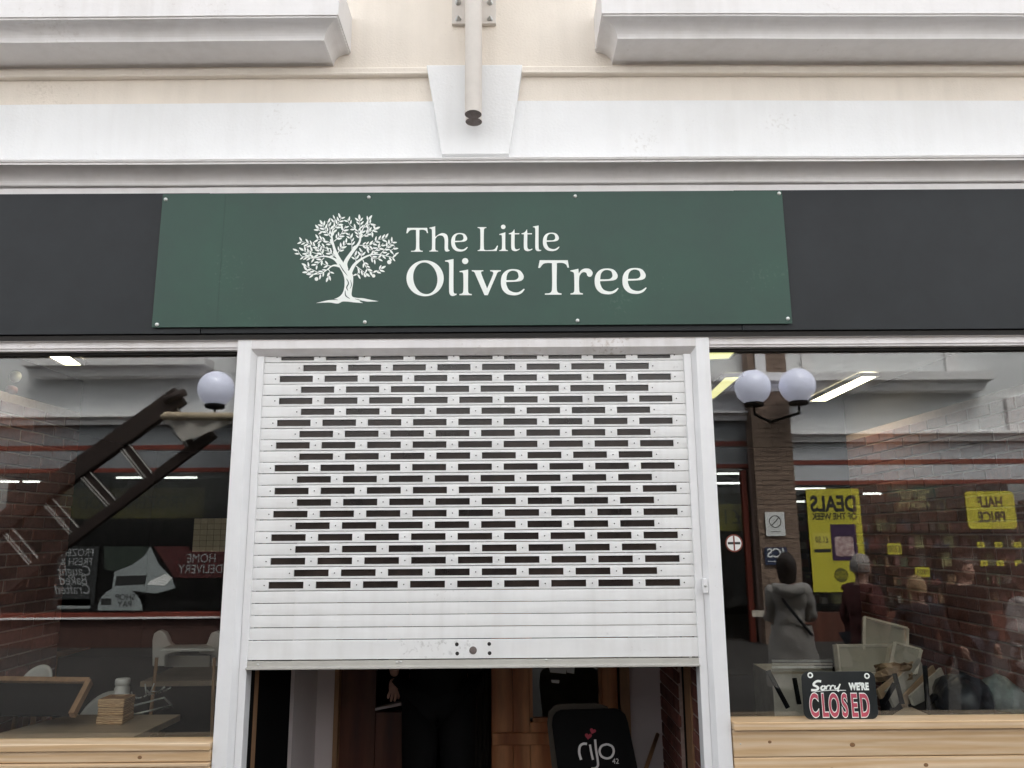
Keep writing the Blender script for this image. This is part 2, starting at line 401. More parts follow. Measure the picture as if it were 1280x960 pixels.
# string moulding
kx0=P(540,92,.06).x; kx1=P(648,92,.06).x
for a,b in ((XL,kx0-.0),(kx1+.0,XR)):
    sweep([(0,z_str_b),(.03,z_str_b),(.034,z_str_b+.006),(.03,z_str_b+.014),(.03,z_str_t-.01),(.022,z_str_t),(0,z_str_t+.002)],a,b,YW,False,.0016).build('string_moulding',M_cream,bld)
# keystone
ky=.035
kb=[P(552,193,ky),P(636,192,ky),P(653,80,ky),P(533,82,ky)]
kb=[Vector((p.x,ky,p.z)) for p in kb]
zb=(kb[0].z+kb[1].z)/2; ztp=(kb[2].z+kb[3].z)/2; kb[0].z=kb[1].z=zb; kb[2].z=kb[3].z=ztp
MB().prism(kb,(0,YW+.02-ky,0)).build('keystone',M_white,bld,bevel=.004)
# ledges
zs_f=Z(49,-.115); zbead=Z(16.5,-.20); ztop=zbead+.20
ob=.215
prof=[(0,zs_f+.002),(.012,zs_f)]+[(ob,zs_f)]+arc(ob,zs_f+.004,ob+.075,zbead-.012,-1,10)[0:]+[(ob+.083,zbead-.012),(ob+.083,zbead-.003),(ob+.088,zbead),(ob+.088,ztop),(0,ztop+.02)]
prof=[(0,zs_f),(ob,zs_f)]+[(ob+.072*(1-math.cos(t*math.pi/2/9)), zs_f+(zbead-.014-zs_f)*math.sin(t*math.pi/2/9)) for t in range(1,10)]+[(ob+.080,zbead-.014),(ob+.080,zbead-.004),(ob+.087,zbead-.004),(ob+.087,ztop),(0,ztop+.02)]
xe=P(405,50,-.115).x-ob; xs=P(772,47.5,-.115).x+ob
sweep(prof,XL,xe,YW,True,.0016).build('window_ledge',M_mould,bld)
sweep(prof,xs,XR,YW,True,.0016).build('window_ledge',M_mould,bld)
# cornice over the fascia
zc_t=Z(199,-.05); zc_b=Z(229,.02)
cp=[(.0,zc_b),(.075,zc_b)]
n=10
zc_m=zc_t-.028
for i in range(n+1):
    t=i/n; cp.append((.078+.085*(1-math.cos(t*math.pi/2)), zc_b+.004+(zc_m-zc_b-.004)*math.sin(t*math.pi/2)))
cp+=[(.170,zc_m),(.170,zc_m+.010),(.176,zc_m+.012),(.180,zc_t-.006),(.172,zc_t),(0,zc_t+.03)]
sweep(cp,XL,XR,YW,False).build('cornice',M_mould,bld)
# trim strips under the cornice, in two lengths with a step
zt1=Z(232,.03); zt0=Z(240.5,.03)
xj=P(258,238,.03).x; xk=P(923,233,.03).x
MB().box(XL,xj,.034,YW-.003,zt0+.004,zt1).build('trim_strip',M_mould,bld,bevel=.0015)
MB().box(xj+.001,xk,.030,YW-.003,zt0,zt1-.001).build('trim_strip',M_mould,bld,bevel=.0015)
MB().box(xk+.001,XR,.033,YW-.003,zt0+.003,zt1).build('trim_strip',M_mould,bld,bevel=.0015)
# fascia boards
zf_t=zt0-.003; zf_b=Z(414.5,.012)
xa=P(203,330,.012).x; xb=P(985,330,.012).x
xj2=P(250,413,.012).x; xj3=P(928,413,.012).x
MB().box(XL,xj2,.013,.06,zf_b,zf_t).build('fascia_board',M_fascia,bld,bevel=.0015)
MB().box(xj2+.002,xj3,.016,.06,zf_b+.001,zf_t).build('fascia_board',M_fascia,bld,bevel=.0015)
MB().box(xj3+.002,XR,.013,.06,zf_b,zf_t).build('fascia_board',M_fascia,bld,bevel=.0015)
# dark strip painted in for the shaded gap under the fascia
MB().box(XL,XR,.024,.10,zf_b-.028,zf_b-.004).build('fascia_shade_strip',M_dark,bld)

# ---- sign
sgn=empty('shop_sign',(0,0,2.6),'dark green shop sign panel with white olive tree and lettering','sign')
SC=[P(203,243.5,0),P(977.5,237.3,0),P(990,403.3,0),P(190,410.5,0)]
xl=(SC[0].x+SC[3].x)/2; xr=(SC[1].x+SC[2].x)/2; zt_=(SC[0].z+SC[1].z)/2; zb_=(SC[2].z+SC[3].z)/2
MB().box(xl,xr,0,.004,zb_,zt_).build('sign_panel',M_sign,sgn,bevel=.0008)
xs1=P(276,330,0).x
MB().box(xs1-.0008,xs1+.0008,-.0006,-.0001,zb_+.002,zt_-.002).build('panel_seam',mat('seam_green',(.014,.045,.034),.5),sgn)
for (px,py) in ((207,249),(461,246.5),(719,245),(974,241.5),(196,405.5),(456,402.5),(722,400.5),(985,398)):
    p=P(px,py,-.003)
    MB().lathe((p.x,0,p.z),[(.0001,-.0075),(.005,-.0068),(.0085,-.004),(.0092,0)],18,'Y').build('screw_cap',M_zinc,sgn)

def fA(x,y): return (500+x/8.727, 270+y/8.727)
def fB(x,y): return (590+x/8.727, 270+y/8.727)
def fC(x,y): return (700+x/10.667, 310+y/10.667)
def onsign(px,py): return P(px,py,-.0003)
def glyph(f, contours):
    mb=MB()
    cs=[[Vector(f(p[0],p[1])) for p in c] for c in contours]
    cs3=[[onsign(p.x,p.y) for p in c] for c in cs]
    vs,fs=fill(cs3,''); k=len(vs)
    mb.add(vs,fs)
    mb.add([v+Vector((0,-.0009,0)) for v in vs],[t[::-1] for t in fs])
    b=0
    for c in cs3:
        n=len(c); base=len(mb.v); mb.add(c+[v+Vector((0,-.0009,0)) for v in c],[(i,(i+1)%n,n+(i+1)%n,n+i) for i in range(n)])
    mb.build('letter',M_vinyl,sgn)
E_out=catmull(parse('782,538 745,585* 690,612* 630,618* 545,600* 480,535* 462,440* 480,350* 540,290* 630,273* 715,290* 762,345* 768,385* 750,415* 710,432* 620,440* 533,443 538,480* 570,545* 630,576* 700,575* 770,532'))
E_in=catmull(parse('535,418 600,418* 665,412* 695,385* 697,350* 680,310* 625,293* 575,308* 545,350*'))
def e_at(f,x0,x1,y0,y1):
    def s(c): return [Vector((x0+(p.x-462)/(782-462)*(x1-x0), y0+(p.y-273)/(618-273)*(y1-y0))) for p in c]
    glyph(f,[s(E_out),s(E_in)])
T_c=catmull(parse('80,130 296,130 306,186 294,186 284,164* 262,152* 232,150* 212,152 212,352* 222,374* 248,381 248,390 120,390 120,381 160,376* 174,352* 174,152 140,151* 108,158* 82,188 68,188'))
glyph(fA,[T_c])
def Tbig(x,y): # template (68..306,130..390) -> px bbox
    return (672.7+(x-68)/238*38.6, 325.3+(y-130)/260*43.1)
glyph(Tbig,[T_c])
glyph(fA,[catmull(parse('384,113 385,228 430,197* 470,187* 510,205* 524,250* 524,345* 530,368* 541,372 541,380 515,388* 495,383* 487,360* 486,262* 470,222* 440,212* 410,220* 386,248 385,355* 392,374* 416,381 416,388 320,388 320,381 340,374* 348,355* 348,160* 342,142* 322,136 322,128'))])
e_at(fA,558,740,186,388)
glyph(fB,[catmull(parse('62,122 157,122 157,130 138,135* 130,155* 130,350* 138,370* 190,372* 245,362* 274,323 284,325 268,382 62,382 62,374 82,369* 90,350* 90,155* 82,135* 62,130'))])
glyph(fB,[ellipse(341,119,25,24)])
glyph(fB,[catmull(parse('364,178 364,350* 372,368* 392,374 392,382 298,382 298,374 318,368* 326,350* 326,225* 320,208* 298,206 298,198'))])
tt='462,145 466,188 517,188 515,200 466,200 466,340* 478,362* 500,364* 518,356 521,364 490,381* 462,383* 436,370* 428,340* 428,200 402,198 402,190 435,178*'
glyph(fB,[catmull(parse(tt))]); glyph(fB,[[Vector((p.x+138,p.y)) for p in catmull(parse(tt))]])
glyph(fB,[catmull(parse('727,104 727,345* 735,368* 755,371 754,379 722,384* 699,374* 690,345* 690,145* 682,126* 665,122 665,115'))])
e_at(fB,773,955,182,384)
glyph(fA,[ellipse(274,680,203,196,0,56),ellipse(276,680,131,174,rad(-9),56)])
glyph(fA,[catmull(parse('584,470 584,815* 592,843* 618,848 616,860 578,873* 548,862* 536,825* 536,535* 527,505* 492,496 492,487'))])
glyph(fA,[ellipse(711,492,34,33)])
glyph(fA,[catmull(parse('743,585 743,815* 752,843* 784,852 784,864 648,864 648,852 680,843* 690,815* 690,645* 682,617* 650,612 650,602'))])
glyph(fB,[catmull(parse('-2,592 124,592 124,602 102,608* 102,630* 165,790 224,650* 230,614* 198,602 198,592 315,592 315,602 282,614* 262,655* 172,864 136,864 42,650* 24,612* -2,602'))])
e_at(fB,315,575,580,866)
glyph(fC,[catmull(parse('245,278 249,338 290,290* 345,273* 400,283* 434,325* 425,368* 395,385* 366,370* 352,335* 325,322* 290,332* 258,385* 256,565* 268,595* 305,606 305,620 140,620 140,606 178,595* 190,565* 188,360* 178,325* 137,309 137,300'))])
e_at(fC,462,782,273,618); e_at(fC,832,1156,267,612)

# olive tree emblem
def fT(x,y): return P(360+x/6.4,250+y/6.4,-.0006)
em=MB(); fr=MB(); k=[0]
def off():
    k[0]+=1; return Vector((0,-.00008*(k[0]%9),0))
art_piece(em,[catmull(parse('225,824 300,806* 380,788* 425,760* 447,715* 452,640* 437,585* 405,530* 385,495 430,480 478,560 515,590* 521,660* 512,720* 512,768* 545,782* 600,786* 680,802* 725,810 640,813* 575,808* 600,824 540,820* 440,812* 400,828* 330,820*'))],fT,Vector((0,0,0)))
limbs=[([(470,600),(430,520),(390,440),(365,370),(350,290),(360,230),(378,150)],[44,38,26,19,13,8,4]),
([(466,560),(460,500),(510,420),(570,340),(585,270),(610,210),(652,150)],[36,32,25,18,11,7,4]),
([(490,600),(530,520),(600,465),(680,435),(760,442),(845,462)],[34,24,16,10,7,4]),
([(415,520),(370,472),(290,450),(200,465),(110,450)],[30,17,10,7,4]),
([(420,530),(360,525),(310,560),(260,590),(180,592)],[26,11,8,6,4])]
twigs=[[(365,370),(325,335),(230,312)],[(345,300),(300,240),(272,190)],[(350,290),(330,220),(312,170)],[(362,240),(400,190),(430,135)],
[(370,330),(420,280),(462,205)],[(395,430),(430,380),(470,345)],[(512,415),(510,340),(490,265)],[(575,330),(560,250),(500,205),(473,150)],
[(582,280),(575,200),(572,150)],[(585,300),(640,260),(705,230)],[(612,220),(660,190),(690,200)],[(570,362),(650,362),(720,320),(795,303)],
[(610,370),(660,400),(690,375)],[(660,435),(735,375),(762,345)],[(735,438),(790,380),(842,328)],[(790,395),(830,400),(855,370)],
[(545,500),(540,460),(528,440)],[(585,472),(590,430),(598,405)],[(598,478),(640,560),(685,582),(752,545)],[(545,528),(600,570),(628,592)],
[(558,540),(562,575),(552,605)],[(290,450),(240,385),(170,350),(92,328)],[(200,465),(150,420),(118,400)],[(270,440),(200,420),(150,395)],
[(290,462),(250,500),(228,520)],[(345,530),(300,520),(275,505)],[(322,553),(335,580),(318,625)],[(262,590),(200,560),(140,525)],
[(345,390),(280,378),(235,345)],[(390,460),(330,415),(290,400)],[(110,450),(90,425),(78,400)],[(300,250),(260,250),(240,225)],[(690,235),(660,270),(630,285)],
[(640,260),(650,225),(645,200)],[(420,280),(440,240),(430,190)],[(650,440),(690,470),(730,465)],[(180,592),(155,570),(145,555)],[(845,462),(850,440),(838,430)]]
for pts,ws in limbs: stroke(em,pts,ws,fT,off())
leaves=[]
def leaf(x,y,a,L,W):
    if any((x-q[0])**2+(y-q[1])**2<25**2 for q in leaves): return
    leaves.append((x,y))
    out=[]
    for i in range(14):
        t=i/14*2*math.pi; u=math.cos(t); v=math.sin(t)*(1-.25*u)*(abs(math.sin(t))**.25 if math.sin(t) else 1)
        lx,ly=u*L/2,v*W/2; out.append(Vector((x+lx*math.cos(a)-ly*math.sin(a), y+lx*math.sin(a)+ly*math.cos(a))))
    o=off(); em.add([fT(p.x,p.y)+o for p in out],[tuple(range(14))])
Rl=random.Random(3)
def leafy(pts,start):
    L=0; side=1; acc=0
    segs=[(Vector(pts[i]),Vector(pts[i+1])) for i in range(len(pts)-1)]
    tot=sum((b-a).length for a,b in segs); d=start
    while d<tot-6:
        q=d
        for a,b in segs:
            l=(b-a).length
            if q<=l: p=a+(b-a)*(q/l); dr=(b-a).normalized(); break
            q-=l
        for sd_ in (side,-side):
            an=math.atan2(dr.y,dr.x)+sd_*rad(42+Rl.uniform(-8,8)); LL=Rl.uniform(33,43)
            leaf(p.x+math.cos(an)*(LL*.56+5),p.y+math.sin(an)*(LL*.56+5),an,LL,LL*.37)
        d+=28
    a,b=segs[-1]; dr=(b-a).normalized(); an=math.atan2(dr.y,dr.x)
    leaf(b.x+dr.x*14,b.y+dr.y*14,an,42,18)
for t in twigs: leafy(t,22)
for i in (0,1,2,3,4): leafy(limbs[i][0], {0:330,1:330,2:250,3:200,4:120}[i])
for t in twigs: stroke(em,t,[7,4.2,3.2,2.5][:len(t)],fT,off())
for x,y,r in ((228,632,15),(810,497,17),(685,607,14),(618,608,10)):
    o=off(); em.add([fT(p.x,p.y)+o for p in ellipse(x,y,r,r,0,20)],[tuple(range(20))])
em.build('olive_tree_emblem',M_vinyl,sgn)
eg=MB()
for pts,ws in (([(412,512),(440,560),(475,605)],[3,8,2]),([(468,630),(484,665),(470,700),(480,725)],[3,9,9,3]),([(458,725),(462,765),(495,790)],[3,9,3]),([(500,640),(508,680),(496,710)],[2,6,2]),([(330,800),(370,796),(400,800)],[2,6,2]),([(535,790),(570,800),(590,806)],[2,5,2])):
    eg=MB(); stroke(eg,pts,ws,fT,Vector((0,-.0011,0))); eg.build('emblem_grain',M_sign,sgn)

# ---- upright steel post with plate
post=empty('steel_post',(P(592,150,-.06).x,0,Z(158,-.06)),'beige double tube steel post bolted through a plate above the keystone','steel post')
px_=P(592,150,-.06).x; zb1=Z(153,-.02); 
rr_=.041
ys=(YW-.03-rr_-.035, YW-.03-rr_-.035-2*rr_+.012)
ys=(.0-rr_, .0-3*rr_+.012)
tb=MB()
for y in ys: tb.lathe((px_,y,0),[(rr_,Z(151,-.05)),(rr_,5.6)],28)
tb.build('tube',M_beam,post)
ec=MB()
for y in ys: ec.add([(px_+rr_*math.cos(a)*.999,y+rr_*math.sin(a)*.999,Z(151,-.05)+.001) for a in [2*math.pi*i/28 for i in range(28)]],[tuple(range(28))])
ec.v=[v+Vector((0,0,-.0005 if i<28 else -.0012)) for i,v in enumerate(ec.v)]
ec.build('tube_end',M_beamend,post)
# spine fin joining tubes to plate
MB().box(px_-.018,px_+.018,-.03,YW,Z(140,.05),5.6).build('spine',M_beam,post)
pl=(P(565,33,YW-.012).x,P(620,33,YW-.012).x); zp=Z(31,YW-.012)
MB().box(pl[0],pl[1],YW-.014,YW-.001,zp,5.4).build('plate',M_beam,post,bevel=.002)
MB().box(pl[0],pl[1],YW-.024,YW-.0145,zp,zp+.012).build('plate_lip',M_beam,post)
for (bx,by) in ((572.5,22),(612.5,22),(572.5,1),(612.5,1)):
    q=P(bx,by,YW-.03)
    b=MB(); b.lathe((q.x,YW-.014,q.z),[(.016,0),(.016,-.003),(.0001,-.003)],16,'Y')
    b.lathe((q.x,YW-.017,q.z),[(.0125,0),(.0125,-.010),(.0001,-.010)],6,'Y'); b.lathe((q.x,YW-.027,q.z),[(.006,0),(.006,-.014),(.0001,-.015)],10,'Y')
    b.build('bolt',M_steel,post)

# ================================================================== SHOPFRONT FRAMES
YF=.03
z_fh=Z(422,YF)       # top of frame under fascia
xLo=X(299,435,262,955,YF); xLi=X(312,435,285,955,YF)      # left post bright face
xRi=X(873,435,895,955,YF); xRo=X(887,435,916,955,YF)
xGl=X(318.5,450,299,900,.06); xSl=X(329,450,309.5,836,.06)
xSr=X(855,450,873.5,826,.06); xGr=X(866,450,885,900,.06)
z_hb=Z(443.5,.06)
MB().box(XL,XR,.026,.16,z_fh-.002,zf_b-.029).build('head_strip',M_head,bld)
def facet_post(x0,x1,x2):     # bright face x0..x1 then bevel back to x2
    mb=MB(); s=1 if x2>x1 else -1
    ring=[(x0,YF+.09),(x0,YF),(x1,YF),(x2,YF+.035),(x2,YF+.09)]
    mb.prism([(a,b,0) for a,b in ring],(0,0,z_fh)); return mb
fr=empty('door_frame',((xLo+xRo)/2,YF,0),'white powder coated frame posts and head around the roller shutter','door frame')
facet_post(xLo,xLi,xGl).build('post',M_frame,fr,bevel=.002)
facet_post(xRo,xRi,xGr).build('post',M_frame,fr,bevel=.002)
# head: bevelled inward
zh1=Z(434,YF)
MB().prism([(xLi+.001,YF,z_fh-.001),(xLi+.001,YF,zh1),(xLi+.001,YF+.035,z_hb),(xLi+.001,YF+.2,z_hb),(xLi+.001,YF+.2,z_fh-.001)],(xRi-xLi-.002,0,0)).build('head',M_head,fr,bevel=.0015)
MB().box(xGl,xSl,.058,.13,0,z_hb-.001).build('guide_rail',M_frame,fr,bevel=.002)
MB().box(xSr,xGr,.058,.13,0,z_hb-.001).build('guide_rail',M_frame,fr,bevel=.002)
q=P(880.5,732,.04); z0k=P(880.5,741,.04).z; z1k=P(880.5,723,.04).z
ks=empty('key_switch',(q.x,.03,z0k),'small white key switch box on the right shutter post','key switch')
MB().box(q.x-.011,q.x+.011,.022,.045,z0k,z1k).build('housing',M_frame,ks,bevel=.003)
MB().lathe((q.x,.0225,(z0k+z1k)/2),[(.006,0),(.006,-.003),(.0001,-.003)],14,'Y').build('key_barrel',M_steel,ks)

# ================================================================== ROLLER SHUTTER
YS=.072
sh=empty('roller_shutter',((xSl+xSr)/2,YS,Z(834,YS)),'white perforated roller shutter pulled two thirds down over the shop entrance','shutter')
zA=Z(729.5,YS); zB=Z(445,YS); pitch=(zB-zA)/20
sx0,sx1=xSl-.02,xSr+.02
xc=P(594,729,YS).x; SW=P(380.4,729,YS).x-P(336.6,729,YS).x; SP=(P(829.5,729,YS).x-P(358.5,729,YS).x)/8
SH=.0305
def slat_mesh(nslots):
    """solid slat, curved face, with real slots through it"""
    mb=MB(); H=pitch
    xs=[sx0-xc]
    if nslots:
        for i in range(nslots):
            c=(i-(nslots-1)/2)*SP; xs+= [c-SW/2,c+SW/2]
    xs.append(sx1-xc)
    zz=[-H/2+.0012,-H/2+.004,-SH/2,-SH/6,SH/6,SH/2,H/2-.004,H/2-.0004]
    def yy(z): return -.0012*(1-(2*z/H)**2)
    T=.008
    zz=[-H/2+.0022,-H/2+.003,-H/2+.005,-SH/2,0,SH/2,H/2-.004,H/2-.0002]
    def yf(i,z): return (.002 if i==0 else yy(z))
    nx=len(xs); nz=len(zz)
    F_=[[Vector((x,yf(j,z),z)) for j,z in enumerate(zz)] for x in xs]
    B_=[[Vector((x,T,z)) for z in zz] for x in xs]
    idx={}
    vs=[];
    for a,g in ((0,F_),(1,B_)):
        for i in range(nx):
            for j in range(nz): idx[a,i,j]=len(vs); vs.append(g[i][j])
    def hole(i,j): return nslots and i%2==1 and j in (3,4) and 0<=i<nx-1
    fs=[]
    for i in range(nx-1):
        for j in range(nz-1):
            if hole(i,j): continue
            fs.append((idx[0,i,j],idx[0,i+1,j],idx[0,i+1,j+1],idx[0,i,j+1]))
            fs.append((idx[1,i,j],idx[1,i,j+1],idx[1,i+1,j+1],idx[1,i+1,j]))
    for i in range(nx-1):
        if hole(i,3):
            for (j0,j1) in ((3,4),(4,5)):
                fs.append((idx[0,i,j0],idx[0,i,j1],idx[1,i,j1],idx[1,i,j0])); fs.append((idx[0,i+1,j1],idx[0,i+1,j0],idx[1,i+1,j0],idx[1,i+1,j1]))
            fs.append((idx[0,i,3],idx[1,i,3],idx[1,i+1,3],idx[0,i+1,3])); fs.append((idx[0,i,5],idx[0,i+1,5],idx[1,i+1,5],idx[1,i,5]))
    for i in range(nx-1):
        fs.append((idx[0,i,0],idx[1,i,0],idx[1,i+1,0],idx[0,i+1,0])); fs.append((idx[0,i,nz-1],idx[0,i+1,nz-1],idx[1,i+1,nz-1],idx[1,i,nz-1]))
    mb.add(vs,fs); return mb
protos={}
RS=random.Random(5)
def slat(kindn,z,dx=0):
    if kindn not in protos:
        o=slat_mesh(kindn).build('shutter_slat',M_slat,sh,origin=(0,0,0)); protos[kindn]=o
    else:
        o=protos[kindn].copy(); COL.objects.link(o)
    o.location=(xc+dx,YS+RS.uniform(-.001,.001),z); o.rotation_euler=(rad(RS.uniform(-.8,.8)),rad(RS.uniform(-.03,.03)),0); return o
riv=MB(); ins=MB()
for i in range(-1,21):
    z=zB-i*pitch; n_=9 if i%2==0 else 8; dx=RS.uniform(-.0035,.0035)
    slat(n_,z,dx)
    for k_ in range(n_+1):
        x=xc+dx+(k_-n_/2)*SP + (0 if 0<k_<n_ else (SP/2-SW/2-.018)*(1 if k_==0 else -1))
        riv.lathe((x,YS-.0040,z),[(.0001,-.0022),(.0022,-.0018),(.0030,0)],8,'Y')
    for k_ in range(n_):
        x=xc+dx+(k_-(n_-1)/2)*SP
        ins.box(x-SW/2-.004,x+SW/2+.004,YS+.0095,YS+.0105,z-SH/2-.003,z+SH/2+.003)
for i in range(21,25): slat(0,zB-i*pitch)
riv.build('slat_rivet',M_dark,sh,kind='stuff'); ins.build('slot_insert',M_slot,sh,kind='stuff')
z_ll=zB-24.5*pitch; z_rb=Z(823.5,YS)
MB().box(sx0,sx1,YS-.006,YS+.008,z_rb+.0035,z_ll-.0015).build('lock_slat',M_slat,sh,bevel=.002)
for (bx,by) in ((571,805.5),(571.5,817),(611.5,805),(612,816.5)):
    q_=P(bx,by,YS-.008); MB().lathe((q_.x,YS-.006,q_.z),[(.0001,-.002),(.007,-.0018),(.0085,0)],14,'Y').build('lock_screw',M_dark,sh)
q_=P(591.3,813,YS-.008)
MB().lathe((q_.x,YS-.006,q_.z),[(.0001,-.004),(.012,-.004),(.0155,-.0025),(.017,0)],22,'Y').build('lock_barrel',M_beamend,sh)
zr0=Z(834.8,YS-.03); zr1=z_rb-.0
MB().prism([(xSl-.0,YS-.012,zr1-.001),(xSl,YS-.013,zr0+.010),(xSl,YS-.034,zr0+.008),(xSl,YS-.034,zr0),(xSl,YS+.01,zr0),(xSl,YS+.01,zr1-.001)],(xSr-xSl,0,0)).build('bottom_rail',M_rail,sh,bevel=.0012)
for bx,by in ((322,831),(496,828),(501,827.5),(682.5,825),(863,821.5)):
    q_=P(bx,by,YS-.013); MB().lathe((q_.x,YS-.0125,q_.z),[(.0001,-.003),(.004,-.003),(.006,0)],10,'Y').build('rail_screw',M_steel,sh)
# shutter box behind header, closing the top
MB().box(xLo,xRo,.13,.45,z_hb-.02,z_fh+.2).build('shutter_box',M_dark,bld)

# ================================================================== WINDOWS
xLw0=XL; xLw1=xLo-.004; xRw0=xRo+.004; xRw1=XR
zwtL=Z(437.5,.06); zwtR=Z(437,.06)
z_silL=P(130,923,GL).z; z_silR=P(1090,895,GL).z
def shop_window(x0,x1,zsill,name_label,label,tag_):
    wd=empty('shop_window',((x0+x1)/2,GL,zsill),label,'window')
    MB().box(x0,x1,.045,.13,zwtL+.004,z_fh-.003).build('frame_head',M_head,wd,bevel=.0015)
    MB().box(x0,x1,.038,.0445,zwtL+.016,zwtL+.022).build('head_bead',M_head,wd)
    MB().box(x0,x1,GL,GL+.006,zsill-.01,zwtL+.006).build('pane',M_glass,wd)
    return wd
wl=shop_window(xLw0,xLw1,z_silL,'','large shop window pane left of the shutter above pine boards','L')
wr=shop_window(xRw0,xRw1,z_silR,'','large shop window pane right of the shutter with closed sign behind the sill','R')
# dark gasket beside posts
MB().box(xLo-.012,xLo-.0005,.07,.12,z_silL,zwtL+.003).build('gasket',M_dark,wl)
MB().box(xRo+.0005,xRo+.008,.07,.12,z_silR,zwtL+.003).build('gasket',M_dark,wr)
MB().box(xLw0,xLw1,.075,.0995,zwtL-.010,zwtL+.0035).build('gasket',M_dark,wl)
MB().box(xRw0,xRw1,.075,.0995,zwtL-.010,zwtL+.0035).build('gasket',M_dark,wr)

def stall_riser(x0,x1,zs,faces,label):
    st=empty('timber_stall_riser',((x0+x1)/2,.05,0),label,'timber cladding')
    z=zs
    first=True
    RK=random.Random(int(abs(x0)*100))
    for (h,gap,y0) in faces:
        b=MB(); b.bbox(x0,x1,y0,.09 if not first else .118,z-h,z,.003)
        o=b.build('sill_board' if first else 'board',M_pine,st)
        for kk in range(0 if first else (RK.choice((0,1,1)) if h<.1 else RK.choice((2,3)))):
            kx=RK.uniform(max(x0,-2.6),min(x1,2.6)); kz=z-h*RK.uniform(.3,.7); r=RK.uniform(.006,.0095)
            MB().add([(kx+r*1.3*math.cos(a),y0-.0006,kz+r*math.sin(a)) for a in [i*math.pi/6 for i in range(12)]],[tuple(range(12))]).build('knot',M_knot,o)
        if not first and h>.08:
            for nx_ in (x0+.03 if x0>0 else x1-.03, (x0+x1)/2+.2):
                MB().lathe((nx_,y0-.0004,z-h*.5),[(.0001,-.0006),(.0032,-.0005),(.0035,0)],8,'Y').build('nail_head',M_steel,o)
        z-=h+gap; first=False
    MB().box(x0,x1,.08,.12,0,zs-.05).build('backing',M_dark,st)
    return st
def dz(px,a,b,Y): return P(px,a,Y).z-P(px,b,Y).z
stall_riser(xLw0,xLw1,z_silL,[(.030,.002,.005),(.046,.003,.02),(.016,.002,.012),(.062,.003,.02),(.016,.002,.012),(.09,.003,.02),(.016,.002,.012),(.09,.003,.02),(.016,.002,.012),(.25,.003,.02)],'honey coloured pine boards with narrow battens under the left shop window')
stall_riser(xRw0,xRw1,z_silR,[(.034,.003,.0),(.108,.003,.02),(.112,.003,.02),(.112,.003,.02),(.112,.003,.02),(.3,.003,.02)],'wide knotty pine boards under the right shop window')

# ================================================================== INTERIORS (behind the glass)
CEI=2.83
st=lambda *a:None
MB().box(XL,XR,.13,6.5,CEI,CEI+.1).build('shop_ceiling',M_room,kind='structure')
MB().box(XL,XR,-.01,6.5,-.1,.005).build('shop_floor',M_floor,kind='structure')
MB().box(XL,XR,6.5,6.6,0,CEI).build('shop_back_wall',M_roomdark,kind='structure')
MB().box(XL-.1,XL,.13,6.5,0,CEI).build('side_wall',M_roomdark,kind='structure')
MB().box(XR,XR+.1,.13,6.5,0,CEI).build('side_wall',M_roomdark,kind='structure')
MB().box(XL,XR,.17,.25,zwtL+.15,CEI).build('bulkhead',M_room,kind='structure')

# brick walls -------------------------------------------------------------
BW,BH,BG=.215,.065,.010
bp=MB().bbox(-BW/2,BW/2,0,.02,0,BH,.004)
brick0=None
def brick_wall(axis,c,a0,a1,z0,z1,face,name,skip=lambda a,z:False,limit=300,th=.1):
    """axis 'Y': wall plane X=c running in Y; face = +1/-1 direction of the visible normal"""
    global brick0
    if axis=='Y': mor=MB().box(min(c,c-face*th),max(c,c-face*th),a0,a1,z0,z1)
    else: mor=MB().box(a0,a1,min(c,c-face*th),max(c,c-face*th),z0,z1)
    w_=mor.build(name,M_mortar,kind='structure')
    cells=[]
    row=0; z=z0+.005
    while z+BH<=z1:
        a=a0-(BW+BG)/2*(row%2)
        while a<a1:
            s0=max(a,a0); s1=min(a+BW,a1)
            if s1-s0>.04 and not skip((s0+s1)/2,z): cells.append(((s0+s1)/2,z,(s1-s0)/BW))
            a+=BW+BG
        z+=BH+BG; row+=1
    def dist(q):
        p=Vector((c,q[0],q[1])) if axis=='Y' else Vector((q[0],c,q[1])); return (p-EYE).length
    cells.sort(key=dist)
    if brick0 is None:
        brick0=bpy.data.meshes.new('brick'); brick0.from_pydata([v for v in bp.v],[],bp.f); brick0.materials.append(M_brick)
        import bmesh
        bm=bmesh.new(); bm.from_mesh(brick0); bmesh.ops.recalc_face_normals(bm,faces=bm.faces); bm.to_mesh(brick0); bm.free()
    rz = {('Y',1):rad(90),('Y',-1):rad(-90),('X',-1):0,('X',1):rad(180)}[(axis,face)]
    RB=random.Random(11)
    rest=MB()
    for i,(a,z,s) in enumerate(cells):
        pr=RB.uniform(.004,.009)
        # local -Y is the visible face; push it proud of mortar
        if axis=='Y': loc=Vector((c+face*pr,a,z))
        else: loc=Vector((a,c+face*pr,z))
        if i<limit:
            o=bpy.data.objects.new('brick',brick0); o.location=loc; o.rotation_euler=(0,rad(RB.uniform(-.5,.5)),rz); o.scale=(s,1,1)
            link(o,w_)
        else:
            mtx=Matrix.Translation(loc)@Matrix.Rotation(rz,4,'Z')@Matrix.Diagonal((s,1,1,1))
            rest.add([mtx@v for v in bp.v],bp.f)
    if rest.v: rest.build('brick_remainder',M_brick,w_,kind='stuff')
    return w_
brick_wall('Y',-3.0,.16,1.8,.3,2.6,1,'brick_wall')
brick_wall('Y',2.78,.16,2.75,.3,2.52,-1,'brick_wall')
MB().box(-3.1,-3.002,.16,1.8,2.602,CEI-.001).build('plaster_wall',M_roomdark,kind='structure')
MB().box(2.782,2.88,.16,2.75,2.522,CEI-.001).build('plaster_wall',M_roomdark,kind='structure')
# small brick panel seen beyond the left window, near the entrance
brick_wall('X',3.4,-1.95,-1.45,1.75,2.6,-1,'brick_wall')

